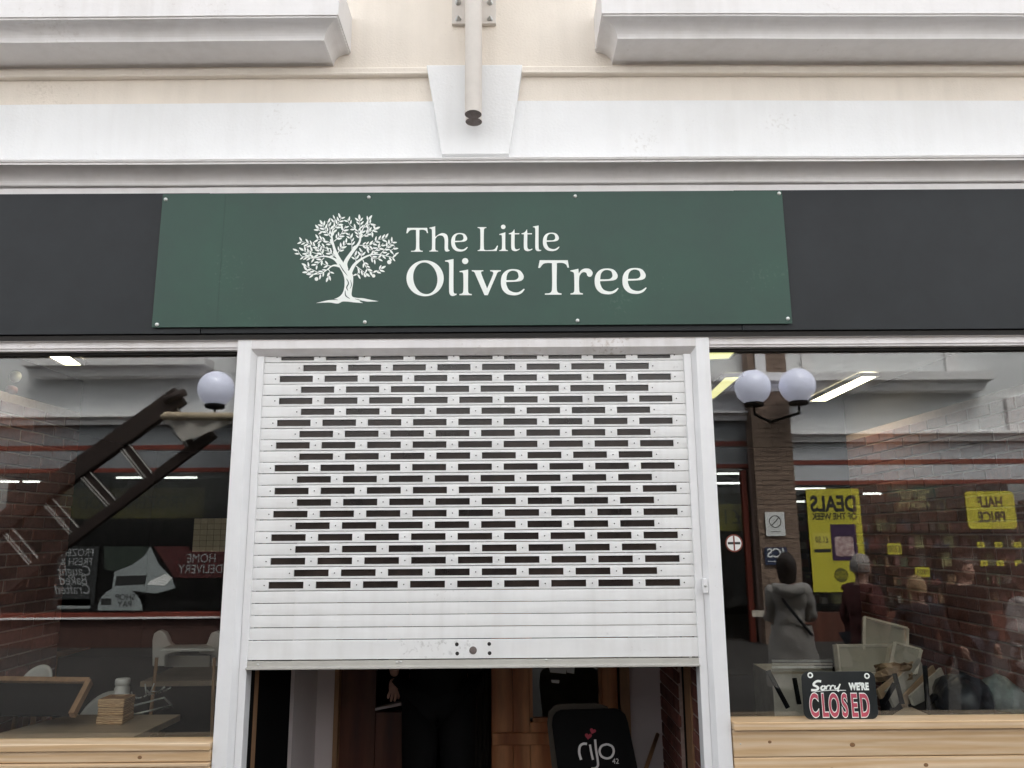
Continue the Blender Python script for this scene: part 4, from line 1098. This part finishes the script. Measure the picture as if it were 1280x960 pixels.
def person(loc,rot,H,label,top,trouser,hair,pose='stand',coat_len=.95,hood=False,hair_long=False,arm_fwd=False):
    """local frame: facing -Y, then rotated"""
    t=empty('person',loc,label,'person')
    k_=H/1.70; M=Matrix.Rotation(rot,4,'Z'); L=Vector(loc)
    def W(x,y,z): return L+(M@Vector((x*k_,y*k_,z*k_)))
    # body (skin): feet, legs, torso, arms, neck, head as one surface
    J=[(0,0,.92),(0,.0,1.10),(0,.01,1.32),(0,0,1.43),(0,-.005,1.50),(0,-.01,1.58),
       (.09,0,.88),(.10,-.01,.48),(.10,.03,.09),(.10,-.12,.03),(-.09,0,.88),(-.10,-.01,.48),(-.10,.03,.09),(-.10,-.12,.03)]
    if arm_fwd: arms=[(.145,.01,1.37),(.19,-.02,1.12),(.10,-.26,1.22),(-.145,.01,1.37),(-.19,-.02,1.12),(-.10,-.26,1.25)]
    else: arms=[(.17,.01,1.38),(.23,.03,1.10),(.22,-.06,.86),(-.17,.01,1.38),(-.23,.03,1.10),(-.22,-.06,.86)]
    J+=arms
    E=[(0,1),(1,2),(2,3),(3,4),(4,5),(0,6),(6,7),(7,8),(8,9),(0,10),(10,11),(11,12),(12,13),(2,14),(14,15),(15,16),(2,17),(17,18),(18,19)]
    Rr=[.10,.09,.09,.055,.055,.085,.07,.055,.04,.04,.07,.055,.04,.04,.045,.038,.030,.045,.038,.030]
    skin_mesh('body',[W(*j) for j in J],E,[r*k_ for r in Rr],M_skin,t)
    # trousers
    J=[(0,0,.95),(.09,0,.88),(.10,-.01,.48),(.10,.02,.10),(-.09,0,.88),(-.10,-.01,.48),(-.10,.02,.10)]
    skin_mesh('trousers',[W(*j) for j in J],[(0,1),(1,2),(2,3),(0,4),(4,5),(5,6)],[r*k_ for r in ((.10,.075,.08,.075,.075,.08,.075) if coat_len<.9 else (.15,.115,.09,.075,.115,.09,.075))],trouser,t,3,0,.015)
    # coat
    J=[(0,0,1.10),(0,.01,1.32),(0,.0,1.43),(0,0,.95),(0,0,coat_len-.2)]+arms
    A=5
    skin_mesh('coat',[W(*j) for j in J],[(0,1),(1,2),(0,3),(3,4),(1,A),(A,A+1),(A+1,A+2),(1,A+3),(A+3,A+4),(A+4,A+5)],
       [(r*k_,r*k_*.85) if not isinstance(r,tuple) else r for r in (.15,.15,.085,.165,.18,.08,.065,.052,.08,.065,.052)],top,t,3,0,.034)
    if coat_len<.9:
        sk=MB(); N_=40
        for j in range(9):
            for i in range(N_):
                a_=2*math.pi*i/N_; v_=j/8; rr2=.175+.07*v_+.012*v_*math.sin(7*a_+2*math.sin(3*a_))+.008*math.sin(13*v_+3*a_)
                sk.v.append(W(rr2*math.cos(a_),.8*rr2*math.sin(a_),1.08-v_*.52))
        for j in range(8):
            for i in range(N_): sk.f.append((j*N_+i,j*N_+(i+1)%N_,(j+1)*N_+(i+1)%N_,(j+1)*N_+i)); sk.smooth.append(True)
        sk.build('coat_skirt',top,t)
        st_=MB(); st_.tube([W(-.14,.02,1.42),W(0,.175,1.22),W(.17,.10,1.0)],.011,6); st_.build('bag_strap',M_navy,t)
    # shoes
    for s in (-1,1):
        MB_=MB(); MB_.tube([W(s*.10,.07,.045),W(s*.10,-.02,.05),W(s*.10,-.16,.035)],[.042*k_,.048*k_,.034*k_],12).build('shoe',M_black,t)
    # hands with fingers
    for s in (-1,1):
        wr=Vector(arms[2] if s>0 else arms[5]); el=Vector(arms[1] if s>0 else arms[4]); d=(wr-el).normalized()
        sdv=Vector((0,-1,0)) if abs(d.y)<.6 else Vector((-s,0,0)); 
        pts=[wr,wr+d*.045,wr+d*.08]; ed=[(0,1),(1,2)]; rd=[.026,.03,.026]
        for f_ in range(4):
            o_=(f_-1.5)*.019; b_=len(pts); ln=(.07,.078,.073,.058)[f_]
            pts+= [wr+d*.085+sdv*(-o_),wr+d*(.085+ln*.5)+sdv*(-o_*1.05),wr+d*(.085+ln)+sdv*(-o_)+Vector((-s*.015,0,0))]
            ed+= [(2,b_),(b_,b_+1),(b_+1,b_+2)]; rd+=[.0095,.0088,.007]
        b_=len(pts); pts+=[wr+d*.03+sdv*.035,wr+d*.07+sdv*.052]; ed+=[(1,b_),(b_,b_+1)]; rd+=[.011,.008]
        skin_mesh('hand',[W(*p_) for p_ in pts],ed,[r*k_ for r in rd],M_skin,t,1)
    # head with face
    hd=MB(); n=22; m_=14
    for j in range(m_+1):
        for i in range(n):
            th=math.pi*j/m_; ph=2*math.pi*i/n
            x=.074*math.sin(th)*math.cos(ph); y=.095*math.sin(th)*math.sin(ph); z=.118*math.cos(th)
            if z<0: x*=1-.22*(-z/.118); y=y*(1-.12*(-z/.118))-.012*(-z/.118)
            if y<0:
                if abs(x)<.022 and -.035<z<.02: y-=.020*(1-abs(x)/.022)*(1-(z+.035)/.06 if z>-.035 else 1)
                if abs(z-.015)<.014 and .015<abs(x)<.045: y+=.008
                if abs(z+.055)<.01 and abs(x)<.03: y-=.004
            hd.v.append(W(x,y-.01,z+1.585))
    for j in range(m_):
        for i in range(n): hd.f.append((j*n+i,j*n+(i+1)%n,(j+1)*n+(i+1)%n,(j+1)*n+i)); hd.smooth.append(True)
    for s in (-1,1): hd.tube([W(s*.072,.0,1.56),W(s*.082,.008,1.585),W(s*.076,.005,1.61)],[.008*k_,.014*k_,.009*k_],8)
    h_=hd.build('head',M_skin,t)
    for s in (-1,1):
        c=W(s*.030,-.092,1.602); MB().lathe(c,[(.0001,-.009),(.007,-.006),(.009,0),(.007,.006),(.0001,.009)],10).build('eye',M_haird,h_)
    RH=random.Random(int(H*100)); hr=MB()
    low=-1.2 if hair_long else -.25
    for j in range(10):
        for i in range(24):
            th=rad(8)+ (rad(150 if hair_long else 108)-rad(8))*j/9; ph=2*math.pi*i/24
            fr_=math.sin(ph)<-.35
            if fr_: th=min(th,rad(62))
            k2=1+RH.uniform(-.02,.05)
            hr.v.append(W(.088*math.sin(th)*math.cos(ph)*k2,.104*math.sin(th)*math.sin(ph)*k2-.004,.127*math.cos(th)*k2+1.59-(.05 if hair_long and not fr_ and j>6 else 0)))
    for j in range(9):
        for i in range(24): hr.f.append((j*24+i,j*24+(i+1)%24,(j+1)*24+(i+1)%24,(j+1)*24+i)); hr.smooth.append(True)
    hr.f.append(tuple(range(24))); hr.smooth.append(True)
    hr.build('hair',hair,t)
    if hood:
        hh=MB()
        hh.tube([W(-.12,.03,1.42),W(-.09,.11,1.40),W(0,.15,1.37),W(.09,.11,1.40),W(.12,.03,1.42)],[.03*k_,.05*k_,.06*k_,.05*k_,.03*k_],12).build('hood',top,t)
    return t
# in the street, seen mirrored in the right window
def street(px,yreal): return Vector((PM(px,800,yreal).x,yreal,0))
person(street(990,-2.9),rad(15),1.56,'woman with dark hair in a long pale grey hooded coat in the street',M_coat,M_navy,M_haird,coat_len=.7,hood=True,hair_long=True,arm_fwd=True)
person(street(1084,-3.1),rad(75),1.54,'grey haired man in a dark red jacket walking past',M_maroon,M_navy,M_hairg)
person(street(1153,-2.7),rad(20),1.38,'short blonde person in dark clothing among the passers by',M_navy,M_navy,M_hairb)
person(street(1296,-2.0),rad(-20),1.50,'person in a white coat at the edge of the right window',M_whitecoat,M_navy,M_haird,coat_len=.8)
person(Vector((PM(1215,800,-3.4).x,-3.4,0)),rad(160),1.5,'person in black with a pale scarf farther down the street',M_black,M_navy,M_haird)

# person in black inside the lobby
def lobby_person():
    Y0=1.12; cx=P(549,860,Y0).x
    t=empty('person',(cx,Y0,0),'person dressed all in black standing in the dark doorway with one hand lowered','person')
    hand=P(493,852,Y0); wr=Vector((P(494,840,Y0).x,Y0-.02,P(494,846,Y0).z))
    J=[(cx,Y0,.95),(cx,Y0,1.15),(cx,Y0,1.40),(cx,Y0,1.52),(cx,Y0,1.60),(cx,Y0,1.70),
       (cx-.09,Y0,.9),(cx-.1,Y0-.01,.5),(cx-.1,Y0+.02,.09),(cx-.1,Y0-.12,.04),(cx+.09,Y0,.9),(cx+.1,Y0-.01,.5),(cx+.1,Y0+.02,.09),(cx+.1,Y0-.12,.04),
       (cx-.19,Y0,1.45),(wr.x-.02,Y0+.04,wr.z+.25),(wr.x,wr.y,wr.z),(cx+.19,Y0,1.45),(cx+.22,Y0+.03,1.16),(cx+.16,Y0-.01,1.0)]
    E=[(0,1),(1,2),(2,3),(3,4),(4,5),(0,6),(6,7),(7,8),(8,9),(0,10),(10,11),(11,12),(12,13),(2,14),(14,15),(15,16),(2,17),(17,18),(18,19)]
    Rr=[.15,.145,.14,.07,.062,.09,.11,.08,.05,.04,.11,.08,.05,.04,.07,.045,.028,.07,.05,.033]
    skin_mesh('body',J,E,Rr,M_skin,t)
    # clothes
    skin_mesh('shirt',[(cx,Y0,1.15),(cx,Y0,1.40),(cx,Y0,1.5),(cx,Y0,.93),(cx,Y0,.80)]+[(cx-.19,Y0,1.45),(wr.x-.02,Y0+.04,wr.z+.28),(cx+.19,Y0,1.45),(cx+.22,Y0+.03,1.16),(cx+.17,Y0-.01,.93)],
       [(0,1),(1,2),(0,3),(3,4),(1,5),(5,6),(1,7),(7,8),(8,9)],[.185,.19,.085,.19,.185,.09,.062,.09,.07,.055],M_black,t)
    skin_mesh('trousers',[(cx,Y0,.95),(cx-.1,Y0,.85),(cx-.11,Y0,.48),(cx-.11,Y0+.02,.08),(cx+.1,Y0,.85),(cx+.11,Y0,.48),(cx+.11,Y0+.02,.08)],[(0,1),(1,2),(2,3),(0,4),(4,5),(5,6)],[.175,.13,.105,.09,.13,.105,.09],M_black,t)
    # hand with five fingers
    H=lambda px,py,dy=0: Vector((P(px,py,Y0-.03).x,Y0-.03+dy,P(px,py,Y0-.03).z))
    pts=[Vector(wr),H(493,853),H(492.5,861)]; ed=[(0,1),(1,2)]; rd=[.026,.034,.032]
    for (a_,m2,b_) in (((488,864),(486,869),(485,873)),((491,866),(490,872),(488.5,877)),((495,866),(494.5,872),(493,877)),((498.5,864),(499,869),(498,874))):
        i=len(pts); pts+=[H(*a_),H(*m2,-.01),H(*b_,.0)]; ed+=[(2,i),(i,i+1),(i+1,i+2)]; rd+=[.0095,.009,.007]
    i=len(pts); pts+=[H(499,857),H(502,864)]; ed+=[(1,i),(i,i+1)]; rd+=[.011,.009]
    skin_mesh('hand',pts,ed,rd,M_skin,t,2)
    # head
    hd=MB(); n=20
    for j in range(13):
        for i in range(n):
            th=math.pi*j/12; ph=2*math.pi*i/n; y=.095*math.sin(th)*math.sin(ph); x=.076*math.sin(th)*math.cos(ph); z=.12*math.cos(th)
            if y<0 and abs(x)<.02 and -.035<z<.02: y-=.016
            if z<0: x*=1+.2*z/.12
            hd.v.append(Vector((cx+x,Y0+y-.01,1.70+z)))
    for j in range(12):
        for i in range(n): hd.f.append((j*n+i,j*n+(i+1)%n,(j+1)*n+(i+1)%n,(j+1)*n+i)); hd.smooth.append(True)
    hd.build('head',M_skin,t)
    MB().lathe((cx,Y0,1.735),[(.088,-.06),(.095,-.02),(.09,.04),(.06,.09),(.0001,.105)],20,sy=1.15).build('hair',M_haird,t)
lobby_person()

# ================================================================== OPPOSITE SIDE OF THE STREET (seen mirrored in the glass)
YO=-9.2
def OZ(px,py,y=YO): return PM(px,py,y).z
def OX(px,py=600,y=YO): return PM(px,py,y).x
xp0,xp1=OX(937),OX(986)
opp=empty('parade_of_shops',(0,YO-.5,0),'pale rendered shop parade across the street mirrored in the windows','building')
def facade(x0,x1,zc,zb,zr,zw,zsill,pm=M_grey):
    """zc cornice centre, zb bottom of cornice, zr red line, zw window head"""
    MB().box(x0,x1,YO-.3,YO,zc-.05,8.2).build('wall',M_far,opp)
    sweep([(0,zc-.12),(.05,zc-.12),(.07,zc-.03),(.16,zc),(.17,zc+.04),(0,zc+.07)],x0,x1,YO,False)
    m_=MB()
    pr=[(0,zc-.10),(.06,zc-.10),(.08,zc-.02),(.16,zc+.02),(.16,zc+.05),(0,zc+.08)]
    vs=[]
    for o_,z in pr: vs+=[(x0,YO+o_,z),(x1,YO+o_,z)]
    m_.add(vs,[(2*i,2*i+1,2*i+3,2*i+2) for i in range(len(pr)-1)]); m_.build('cornice',M_mould,opp)
    MB().box(x0,x1,YO-.2,YO-.03,zr+.05,zc-.051).build('fascia_panel',pm,opp)
    MB().box(x0,x1,YO-.2,YO-.02,zr-.03,zr+.049).build('red_band',M_red,opp)
    MB().box(x0,x1,YO-.2,YO-.03,zw,zr-.031).build('fascia_panel',pm,opp)
    MB().box(x0,x1,YO-.2,YO-.01,zw-.07,zw-.001).build('window_head',M_red,opp)
    MB().box(x0,x1,YO-.06,YO-.052,zsill,zw-.07).build('pane',M_glass2,opp)
def ledge(x0,x1,z):
    pr=[(0,z),(.3,z),(.34,z+.12),(.42,z+.16),(.42,z+.30),(0,z+.34)]; vs=[]
    m_=MB()
    for o_,zz in pr: vs+=[(x0+.42-o_,YO,zz),(x0+.42-o_,YO+o_,zz),(x1-.42+o_,YO+o_,zz),(x1-.42+o_,YO,zz)]
    m_.add(vs,[(4*i+j,4*i+j+1,4*i+j+5,4*i+j+4) for i in range(len(pr)-1) for j in range(3)]); m_.build('window_ledge',M_mould,opp)
zsL=OZ(150,766); zsR=OZ(1100,800)
facade(-11,xp0,OZ(150,524),0,OZ(150,560),OZ(150,585),zsL,mat('dark_grey_fascia_paint',(.20,.21,.22),.6,var=.1))
facade(xp1,11,OZ(1100,545),0,OZ(1100,578),OZ(1100,600),.45)
ledge(OX(28),OX(258),OZ(150,474)); ledge(OX(885),OX(1240),OZ(1100,492))
for a_,b_ in ((1013,1026),(1198,1214)): MB().box(OX(a_),OX(b_),YO,YO+.05,OZ(a_,483),8).build('window_architrave',M_mould,opp)
MB().box(OX(1268),OX(1268)+.8,YO,YO+.07,OZ(1268,545),OZ(1268,497)).build('keystone',M_mould,opp)
# stall risers
MB().box(-11,xp0-1.2,YO-.2,YO-.01,0,zsL-.06).build('stall_riser',mat('far_brick_riser',(.07,.035,.028),.9,var=.3,scale=8),opp)
MB().box(-11,xp0-.7,YO-.15,YO+.06,zsL-.06,zsL).build('window_sill',M_red,opp)
MB().box(-11,xp0-.7,YO-.15,YO+.08,zsL-.09,zsL-.061).build('sill_drip',M_mould,opp)
MB().box(xp1,11,YO-.2,YO-.01,0,.45).build('stall_riser',M_dkwood,opp)
# frames
for px in (196,290,888,): 
    pass
for x in (OX(940)-.95,OX(892),OX(930)): MB().box(x-.04,x+.04,YO-.12,YO+.0,0,OZ(900,588)).build('red_mullion',M_red,opp)
for x in (OX(990),OX(1290)): MB().box(x-.04,x+.04,YO-.12,YO+.0,.45,OZ(1100,603)).build('red_mullion',M_red,opp)
for x in (OX(-20),): MB().box(x-.03,x+.03,YO-.12,YO+.0,zsL,OZ(150,588)).build('red_mullion',M_red,opp)
# interiors
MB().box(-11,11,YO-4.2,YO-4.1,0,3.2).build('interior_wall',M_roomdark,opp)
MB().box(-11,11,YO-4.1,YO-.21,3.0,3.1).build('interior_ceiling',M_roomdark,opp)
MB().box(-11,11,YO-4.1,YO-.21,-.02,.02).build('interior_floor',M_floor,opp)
for (a_,b_,y_) in (((370,595),(395,0),0),):
    pass
for i,(px0,px1,py) in enumerate(((897,928,592),(897,926,604),(988,1032,611),(990,1006,627),(1080,1102,617),(0,22,602),(28,48,602),(145,180,597),(205,245,597))):
    x0_,x1_=PM(px0,py,YO-3).x,PM(px1,py,YO-3).x; z_=min(PM(px0,py,YO-3).z,2.95)
    o=MB().box(x0_,x1_,YO-3.05,YO-3,z_-.02,z_+.02).build('tube_light',M_lampw,opp)
# brick pier
pier=empty('brick_pier',((xp0+xp1)/2,YO+.15,0),'brown brick pier between the two shopfronts across the street carrying twin globe lamps','pier')
MB().box(xp0+.01,xp1-.01,YO-.28,YO+.28,0,8.3).build('pier_core',M_mortar,pier)
pb=MB(); z=0; row=0; RP=random.Random(4)
wdt=xp1-xp0; 
while z<8:
    nb=3
    offs=[0,.5,1][0] 
    xs_=[xp0+wdt*f_ for f_ in ((0,.34,.67,1) if row%2 else (0,.17,.5,.83,1))]
    for a_,b_ in zip(xs_[:-1],xs_[1:]): pb.box(a_+.004,b_-.004,YO+.1,YO+.29+RP.uniform(0,.012),z+.004,z+.071)
    z+=.078; row+=1
pb.build('brickwork',M_farbrick,pier,kind='stuff')
MB().box(OX(946),OX(959),YO+.30,YO+.34,OZ(950,497),8).build('downpipe',M_mould,pier)
# twin globes
def globe_lamp(cx,cz,y,rg,label,arm_to):
    t=empty('globe_lamp',(cx,y,cz-rg),label,'street lamp','opal globe lamps on wall brackets')
    MB().lathe((cx,y,cz),[(max(.0001,rg*math.sin(math.pi*i/18)),-rg*math.cos(math.pi*i/18)) for i in range(19)],32).build('globe',M_globe,t)
    MB().lathe((cx,y,cz-rg),[(.0001,-.03),(rg*.52,-.03),(rg*.55,.02),(rg*.35,.05)],24).build('gallery',M_black,t)
    MB().tube([(cx,y,cz-rg-.03),(cx,y,cz-rg-.16),arm_to],.022,10).build('arm',M_black,t)
YG=YO+.75
zg_=PM(940,484,YG).z; rg=.5*(PM(963,484,YG).x-PM(919,484,YG).x)
pxm=(xp0+xp1)/2
a_=(pxm,YO+.3,zg_-rg-.22)
globe_lamp(PM(941,484,YG).x,zg_,YG,rg,'left globe of the pair on the brick pier',a_)
globe_lamp(PM(997,484,YG).x,zg_+.02,YG,rg,'right globe of the pair on the brick pier',a_)
xq=PM(300,484,YG).x
o=empty('brick_pier',(PM(318,600,YO).x,YO+.15,0),'brown brick pier across the street hidden mostly behind the left door post','pier')
MB().box(PM(296,600,YO).x,PM(345,600,YO).x,YO-.28,YO+.28,0,8.3).build('pier_core',M_farbrick,o)
globe_lamp(PM(270,486,YG).x,PM(270,486,YG).z,YG,rg,'single globe mirrored at the top right of the left window',(PM(318,512,YG).x,YO+.3,PM(318,514,YG).z))
# signs on the pier
def panel(x0p,x1p,y0p,y1p,y,mt,label,cat,name='poster',r=.02,th=.01):
    a=PM(x0p,(y0p+y1p)/2,y).x; b=PM(x1p,(y0p+y1p)/2,y).x; zt2=PM((x0p+x1p)/2,y0p,y).z; zb2=PM((x0p+x1p)/2,y1p,y).z
    t=empty(name,((a+b)/2,y,zb2),label,cat)
    MB().prism(rrect(a,b,zb2,zt2,r,y),(0,th,0)).build('panel',mt,t)
    return t,a,b,zb2,zt2
YSg=YO+.32
t,a,b,z0_,z1_=panel(957,981,640,670,YSg,M_paper,'small white no smoking notice on the brick pier','sign','notice')
cx=(a+b)/2; cz=z0_+(z1_-z0_)*.6
MB().lathe((cx,YSg+.012,cz),[(.10,.001),(.085,.001)],28,'Y').build('ring',M_ink,t)
MB().beam((cx-.06,YSg+.014,cz-.06),(cx+.06,YSg+.014,cz+.06),.015,.003,(0,1,0)).build('bar',M_ink,t)
MB().box(cx-.08,cx+.08,YSg+.011,YSg+.014,cz-.165,cz-.155).build('print_line',M_ink,t)
M_blue=mat('navy_sign',(.02,.03,.07),.4)
t,a,b,z0_,z1_=panel(956,984,684,706,YSg,M_blue,'small navy sign reading JCS on the brick pier','sign','wall_sign')
text('JCS',.2,((a+b)/2,YSg+.013,(z0_+z1_)/2+.04),M_paper,t,face=1,bold=.004)
MB().box(a+.04,b-.04,YSg+.011,YSg+.013,z0_+.05,z0_+.06).build('print_line',M_paper,t)
# posters in the right-hand shop
YP=YO-.04
t,a,b,z0_,z1_=panel(1012,1079,611,740,YP,M_yellow,'tall yellow DEALS OF THE WEEK poster with a dark product picture','poster')
H_=z1_-z0_; W_=b-a; cx=(a+b)/2
text('DEALS',.36,(cx,YP+.013,z1_-H_*.155),M_ink,t,face=1,sx=.75,bold=.012)
text('OF THE WEEK',.15,(cx,YP+.013,z1_-H_*.275),M_ink,t,face=1,sx=.78,bold=.004)
MB().prism(rrect(a+W_*.40,b-W_*.12,z1_-H_*.70,z1_-H_*.35,.01,YP+.012),(0,.003,0)).build('product_picture',mat('dark_violet_print',(.05,.02,.06),.5,var=.4,scale=30),t)
pm=mat('mottled_print',(.5,.42,.4),.5,var=.5,scale=14,col2=(.3,.03,.03))
MB().prism(rrect(a+W_*.46,b-W_*.19,z1_-H_*.66,z1_-H_*.47,.05,YP+.016),(0,.002,0)).build('product_print',pm,t)
MB().prism(rrect(a+W_*.07,a+W_*.38,z1_-H_*.58,z1_-H_*.43,.02,YP+.012),(0,.003,0)).build('price_box',mat('pale_yellow_print',(.7,.62,.1),.5),t)
text('£1.50',.14,(a+W_*.225,YP+.017,z1_-H_*.50),M_ink,t,face=1,sx=.7,bold=.003)
MB().box(a+W_*.07,a+W_*.38,YP+.0125,YP+.016,z1_-H_*.62,z1_-H_*.59).build('price_strip',M_ink,t)
MB().lathe((a+W_*.53,YP+.012,z0_+H_*.16),[(.115,.001),(.0001,.001)],24,'Y').build('badge',mat('olive_print',(.12,.11,.02),.5),t)
text('MEGA\nFESTIVE',.075,(a+W_*.53,YP+.017,z0_+H_*.16),M_yellow,t,face=1,sx=.8)
t,a,b,z0_,z1_=panel(1208,1269,614,661,YP,M_yellow,'yellow HALF PRICE poster with rounded corners in the shop window opposite','poster',r=.07)
H_=z1_-z0_
text('HALF',.24,((a+b)/2,YP+.013,z1_-H_*.3),M_ink,t,face=1,sx=.75,bold=.006)
text('PRICE',.24,((a+b)/2,YP+.013,z1_-H_*.70),M_ink,t,face=1,sx=.75,bold=.006)
for (x_,y_,w2,h2,tx,lb) in ((1118,686,17,14,'£2.50','yellow price card below the dark banner opposite'),(1153,715,18,12,'MEGA','yellow card low in the opposite window behind the blonde head'),(1226,681,9,7,'£1','small yellow card highest left under the half price poster'),(1248,681,9,7,'£1','small yellow card in the middle under the half price poster'),(1272,681,9,7,'£1','small yellow card highest right under the half price poster'),(1230,704,9,7,'£1','small yellow card lower left under the half price poster'),(1250,704,9,7,'£1','small yellow card lower middle under the half price poster'),(1273,704,9,7,'£1','small yellow card lower right under the half price poster')):
    t,a,b,z0_,z1_=panel(x_-w2/2,x_+w2/2,y_-h2/2,y_+h2/2,YP,M_yellow,lb,'price card','price_card',r=.01)
    text(tx,(z1_-z0_)*.8,((a+b)/2,YP+.013,(z0_+z1_)/2),M_ink,t,face=1,sx=.6)
t,a,b,z0_,z1_=panel(1108,1172,601,622,YP,mat('dark_teal_banner',(.015,.05,.04),.4),'dark green banner under the fascia opposite','banner')
text('HOME OF\nBIG SIX\nPACKETS',.13,((a+b)/2,YP+.013,z0_-.02),mat('dim_yellow_print',(.45,.42,.2),.5),t,face=1)
# shelf stock in the right-hand shop, coloured packets
cols=[(.30,.035,.025),(.45,.36,.30),(.09,.14,.06),(.36,.16,.05),(.20,.05,.03),(.06,.07,.13),(.5,.42,.12),(.32,.10,.09)]
for ci,c_ in enumerate(cols):
    g_=sum(c_)/3; c_=tuple(q*.65+g_*.25 for q in c_)
    mm=mat('packet_%d'%ci,c_,.4,var=.5,scale=9); mb=MB(); RQ=random.Random(ci)
    for i in range(110):
        lvl=RQ.choice([.55,.85,1.15,1.45,1.75,2.05]); x=xp1+.15+RQ.random()*7; w2=RQ.uniform(.05,.17); h2=RQ.uniform(.07,.25)
        yd=YO-.45-RQ.uniform(0,.3); mb.box(x,x+w2,yd-.15,yd,lvl,lvl+h2)
    o=mb.build('shelf_stock',mm,opp,kind='stuff')
for lv in (.52,.82,1.12,1.42,1.72,2.02): MB().box(xp1+.1,9,YO-1,YO-.4,lv-.03,lv-.002).build('shelf',M_roomdark,opp)
# left-hand shop window graphics
M_greyprint=mat('grey_window_lettering',(.30,.31,.31),.5,var=.15)
M_white_tr=mat('faded_white_print',(.26,.29,.29),.5,var=.1)
M_redp=mat('red_print',(.065,.013,.012),.5,var=.1)
t,a,b,z0_,z1_=panel(70,121,683,757,YP,mat('black_print_panel',(.02,.022,.022),.5),'black window panel listing frozen and baked goods','poster')
H_=z1_-z0_
for i,s in enumerate(('FROZEN','FRESH &','Caught','Baked','Crafted')):
    text(s,.17 if i<2 else .22,((a+b)/2-.02,YP+.013,z1_-H_*(.09+.155*i)-.02),M_greyprint,t,face=1,sx=.85,shear=0 if i<2 else .35)
t,a,b,z0_,z1_=panel(72,113,749,761,YP,M_white_tr,'pale strip on the sill below the black window panel','sign','sill_card')
t,a,b,z0_,z1_=panel(226,300,688,722,YP,M_redp,'red HOME DELIVERY window panel behind the post','poster')
text('HOME\nDELIVERY',.2,((a+b)/2-.15,YP+.013,(z0_+z1_)/2),M_greyprint,t,face=1,sx=.85)
# van picture
vn=empty('van_poster',PM(180,740,YP),'window picture of a white delivery van nose with dark grille','poster')
vp=lambda *q_: [PM(x_,y_,YP) for x_,y_ in q_]
MB().prism(vp((188,683),(198,705),(215,722),(219,735),(195,742),(140,735),(143,715),(165,706),(180,695)),(0,.006,0)).build('van_body',M_white_tr,vn)
MB().prism([p+Vector((0,.008,0)) for p in vp((146,720),(184,719),(181,730),(144,732))],(0,.003,0)).build('grille',M_ink,vn)
MB().prism([p+Vector((0,.008,0)) for p in vp((188,726),(208,717),(216,722),(206,732),(184,731))],(0,.003,0)).build('headlight',M_paper,vn)
MB().prism([p+Vector((0,-.004,0)) for p in vp((130,683),(186,683),(190,720),(130,712))],(0,.003,0)).build('backdrop',mat('dark_green_print',(.02,.03,.022),.6,var=.5,scale=12),vn)
MB().prism([p+Vector((0,-.005,0)) for p in vp((192,683),(236,683),(236,722),(218,722))],(0,.003,0)).build('backdrop',M_redp,vn)
sp=empty('shop_pay_sign',PM(150,765,YP+.1),'pale half round SHOP PAY sign standing on the sill opposite','sign')
arcp=[(178-0,763)]+[(150+28*math.cos(a_),763-29*math.sin(a_)) for a_ in [math.pi*i/14 for i in range(15)] if 150+28*math.cos(a_)>=122]
MB().prism([PM(x_,y_,YP+.1) for x_,y_ in arcp[1:]],(0,.01,0)).build('panel',M_white_tr,sp)
text('SHOP\nPAY',.13,PM(156,751,YP+.115)+Vector((0,0,0)),M_ink,sp,face=1)
o=MB().prism([PM(x_,y_,YP+.112) for x_,y_ in ((126,748),(139,748),(139,756),(126,756))],(0,.004,0)).build('print_block',M_ink,sp)
# olive banner high in the left window
t,a,b,z0_,z1_=panel(75,255,610,648,YO-.5,mat('dull_olive_banner',(.09,.07,.01),.5,var=.3),'dull olive banner high inside the left shop opposite','banner')
text('FROZEN FOOD',.3,((a+b)/2,YO-.485,(z0_+z1_)/2),M_ink,t,face=1,sx=.9)
t,a,b,z0_,z1_=panel(897,931,630,664,YO-.3,mat('shaded_yellow_card',(.22,.19,.02),.5),'yellow pound card hanging inside the opposite door','poster')  # darker yellow painted for the shade inside the door
text('£1',.35,((a+b)/2,YO-.285,(z0_+z1_)/2),M_ink,t,face=1)
t,a,b,z0_,z1_=panel(940,965,763,771,YO+.4,M_canvas,'cream strip fixed across the red post opposite','strip','cream_strip')
# pale tiled panel in the left window
YL=2.6
q_=[P(243,648,YL),P(300,648,YL),P(300,690,YL),P(240,690,YL)]
gp=empty('tiled_panel',q_[3],'pale tiled panel at the right side of the left window','panel')
RT=random.Random(2)
for r in range(6):
    for c_ in range(7):
        x0_=q_[3].x+(q_[2].x-q_[3].x)*c_/7; x1_=q_[3].x+(q_[2].x-q_[3].x)*(c_+1)/7; z0_=q_[3].z+(q_[0].z-q_[3].z)*r/6; z1_=q_[3].z+(q_[0].z-q_[3].z)*(r+1)/6
        MB().bbox(x0_+.001,x1_-.001,YL,YL+.01,z0_+.001,z1_-.001,.001).build('tile',mat('cream_tile',(.55,.47,.33),.5,var=.1,rnd=.1),gp)
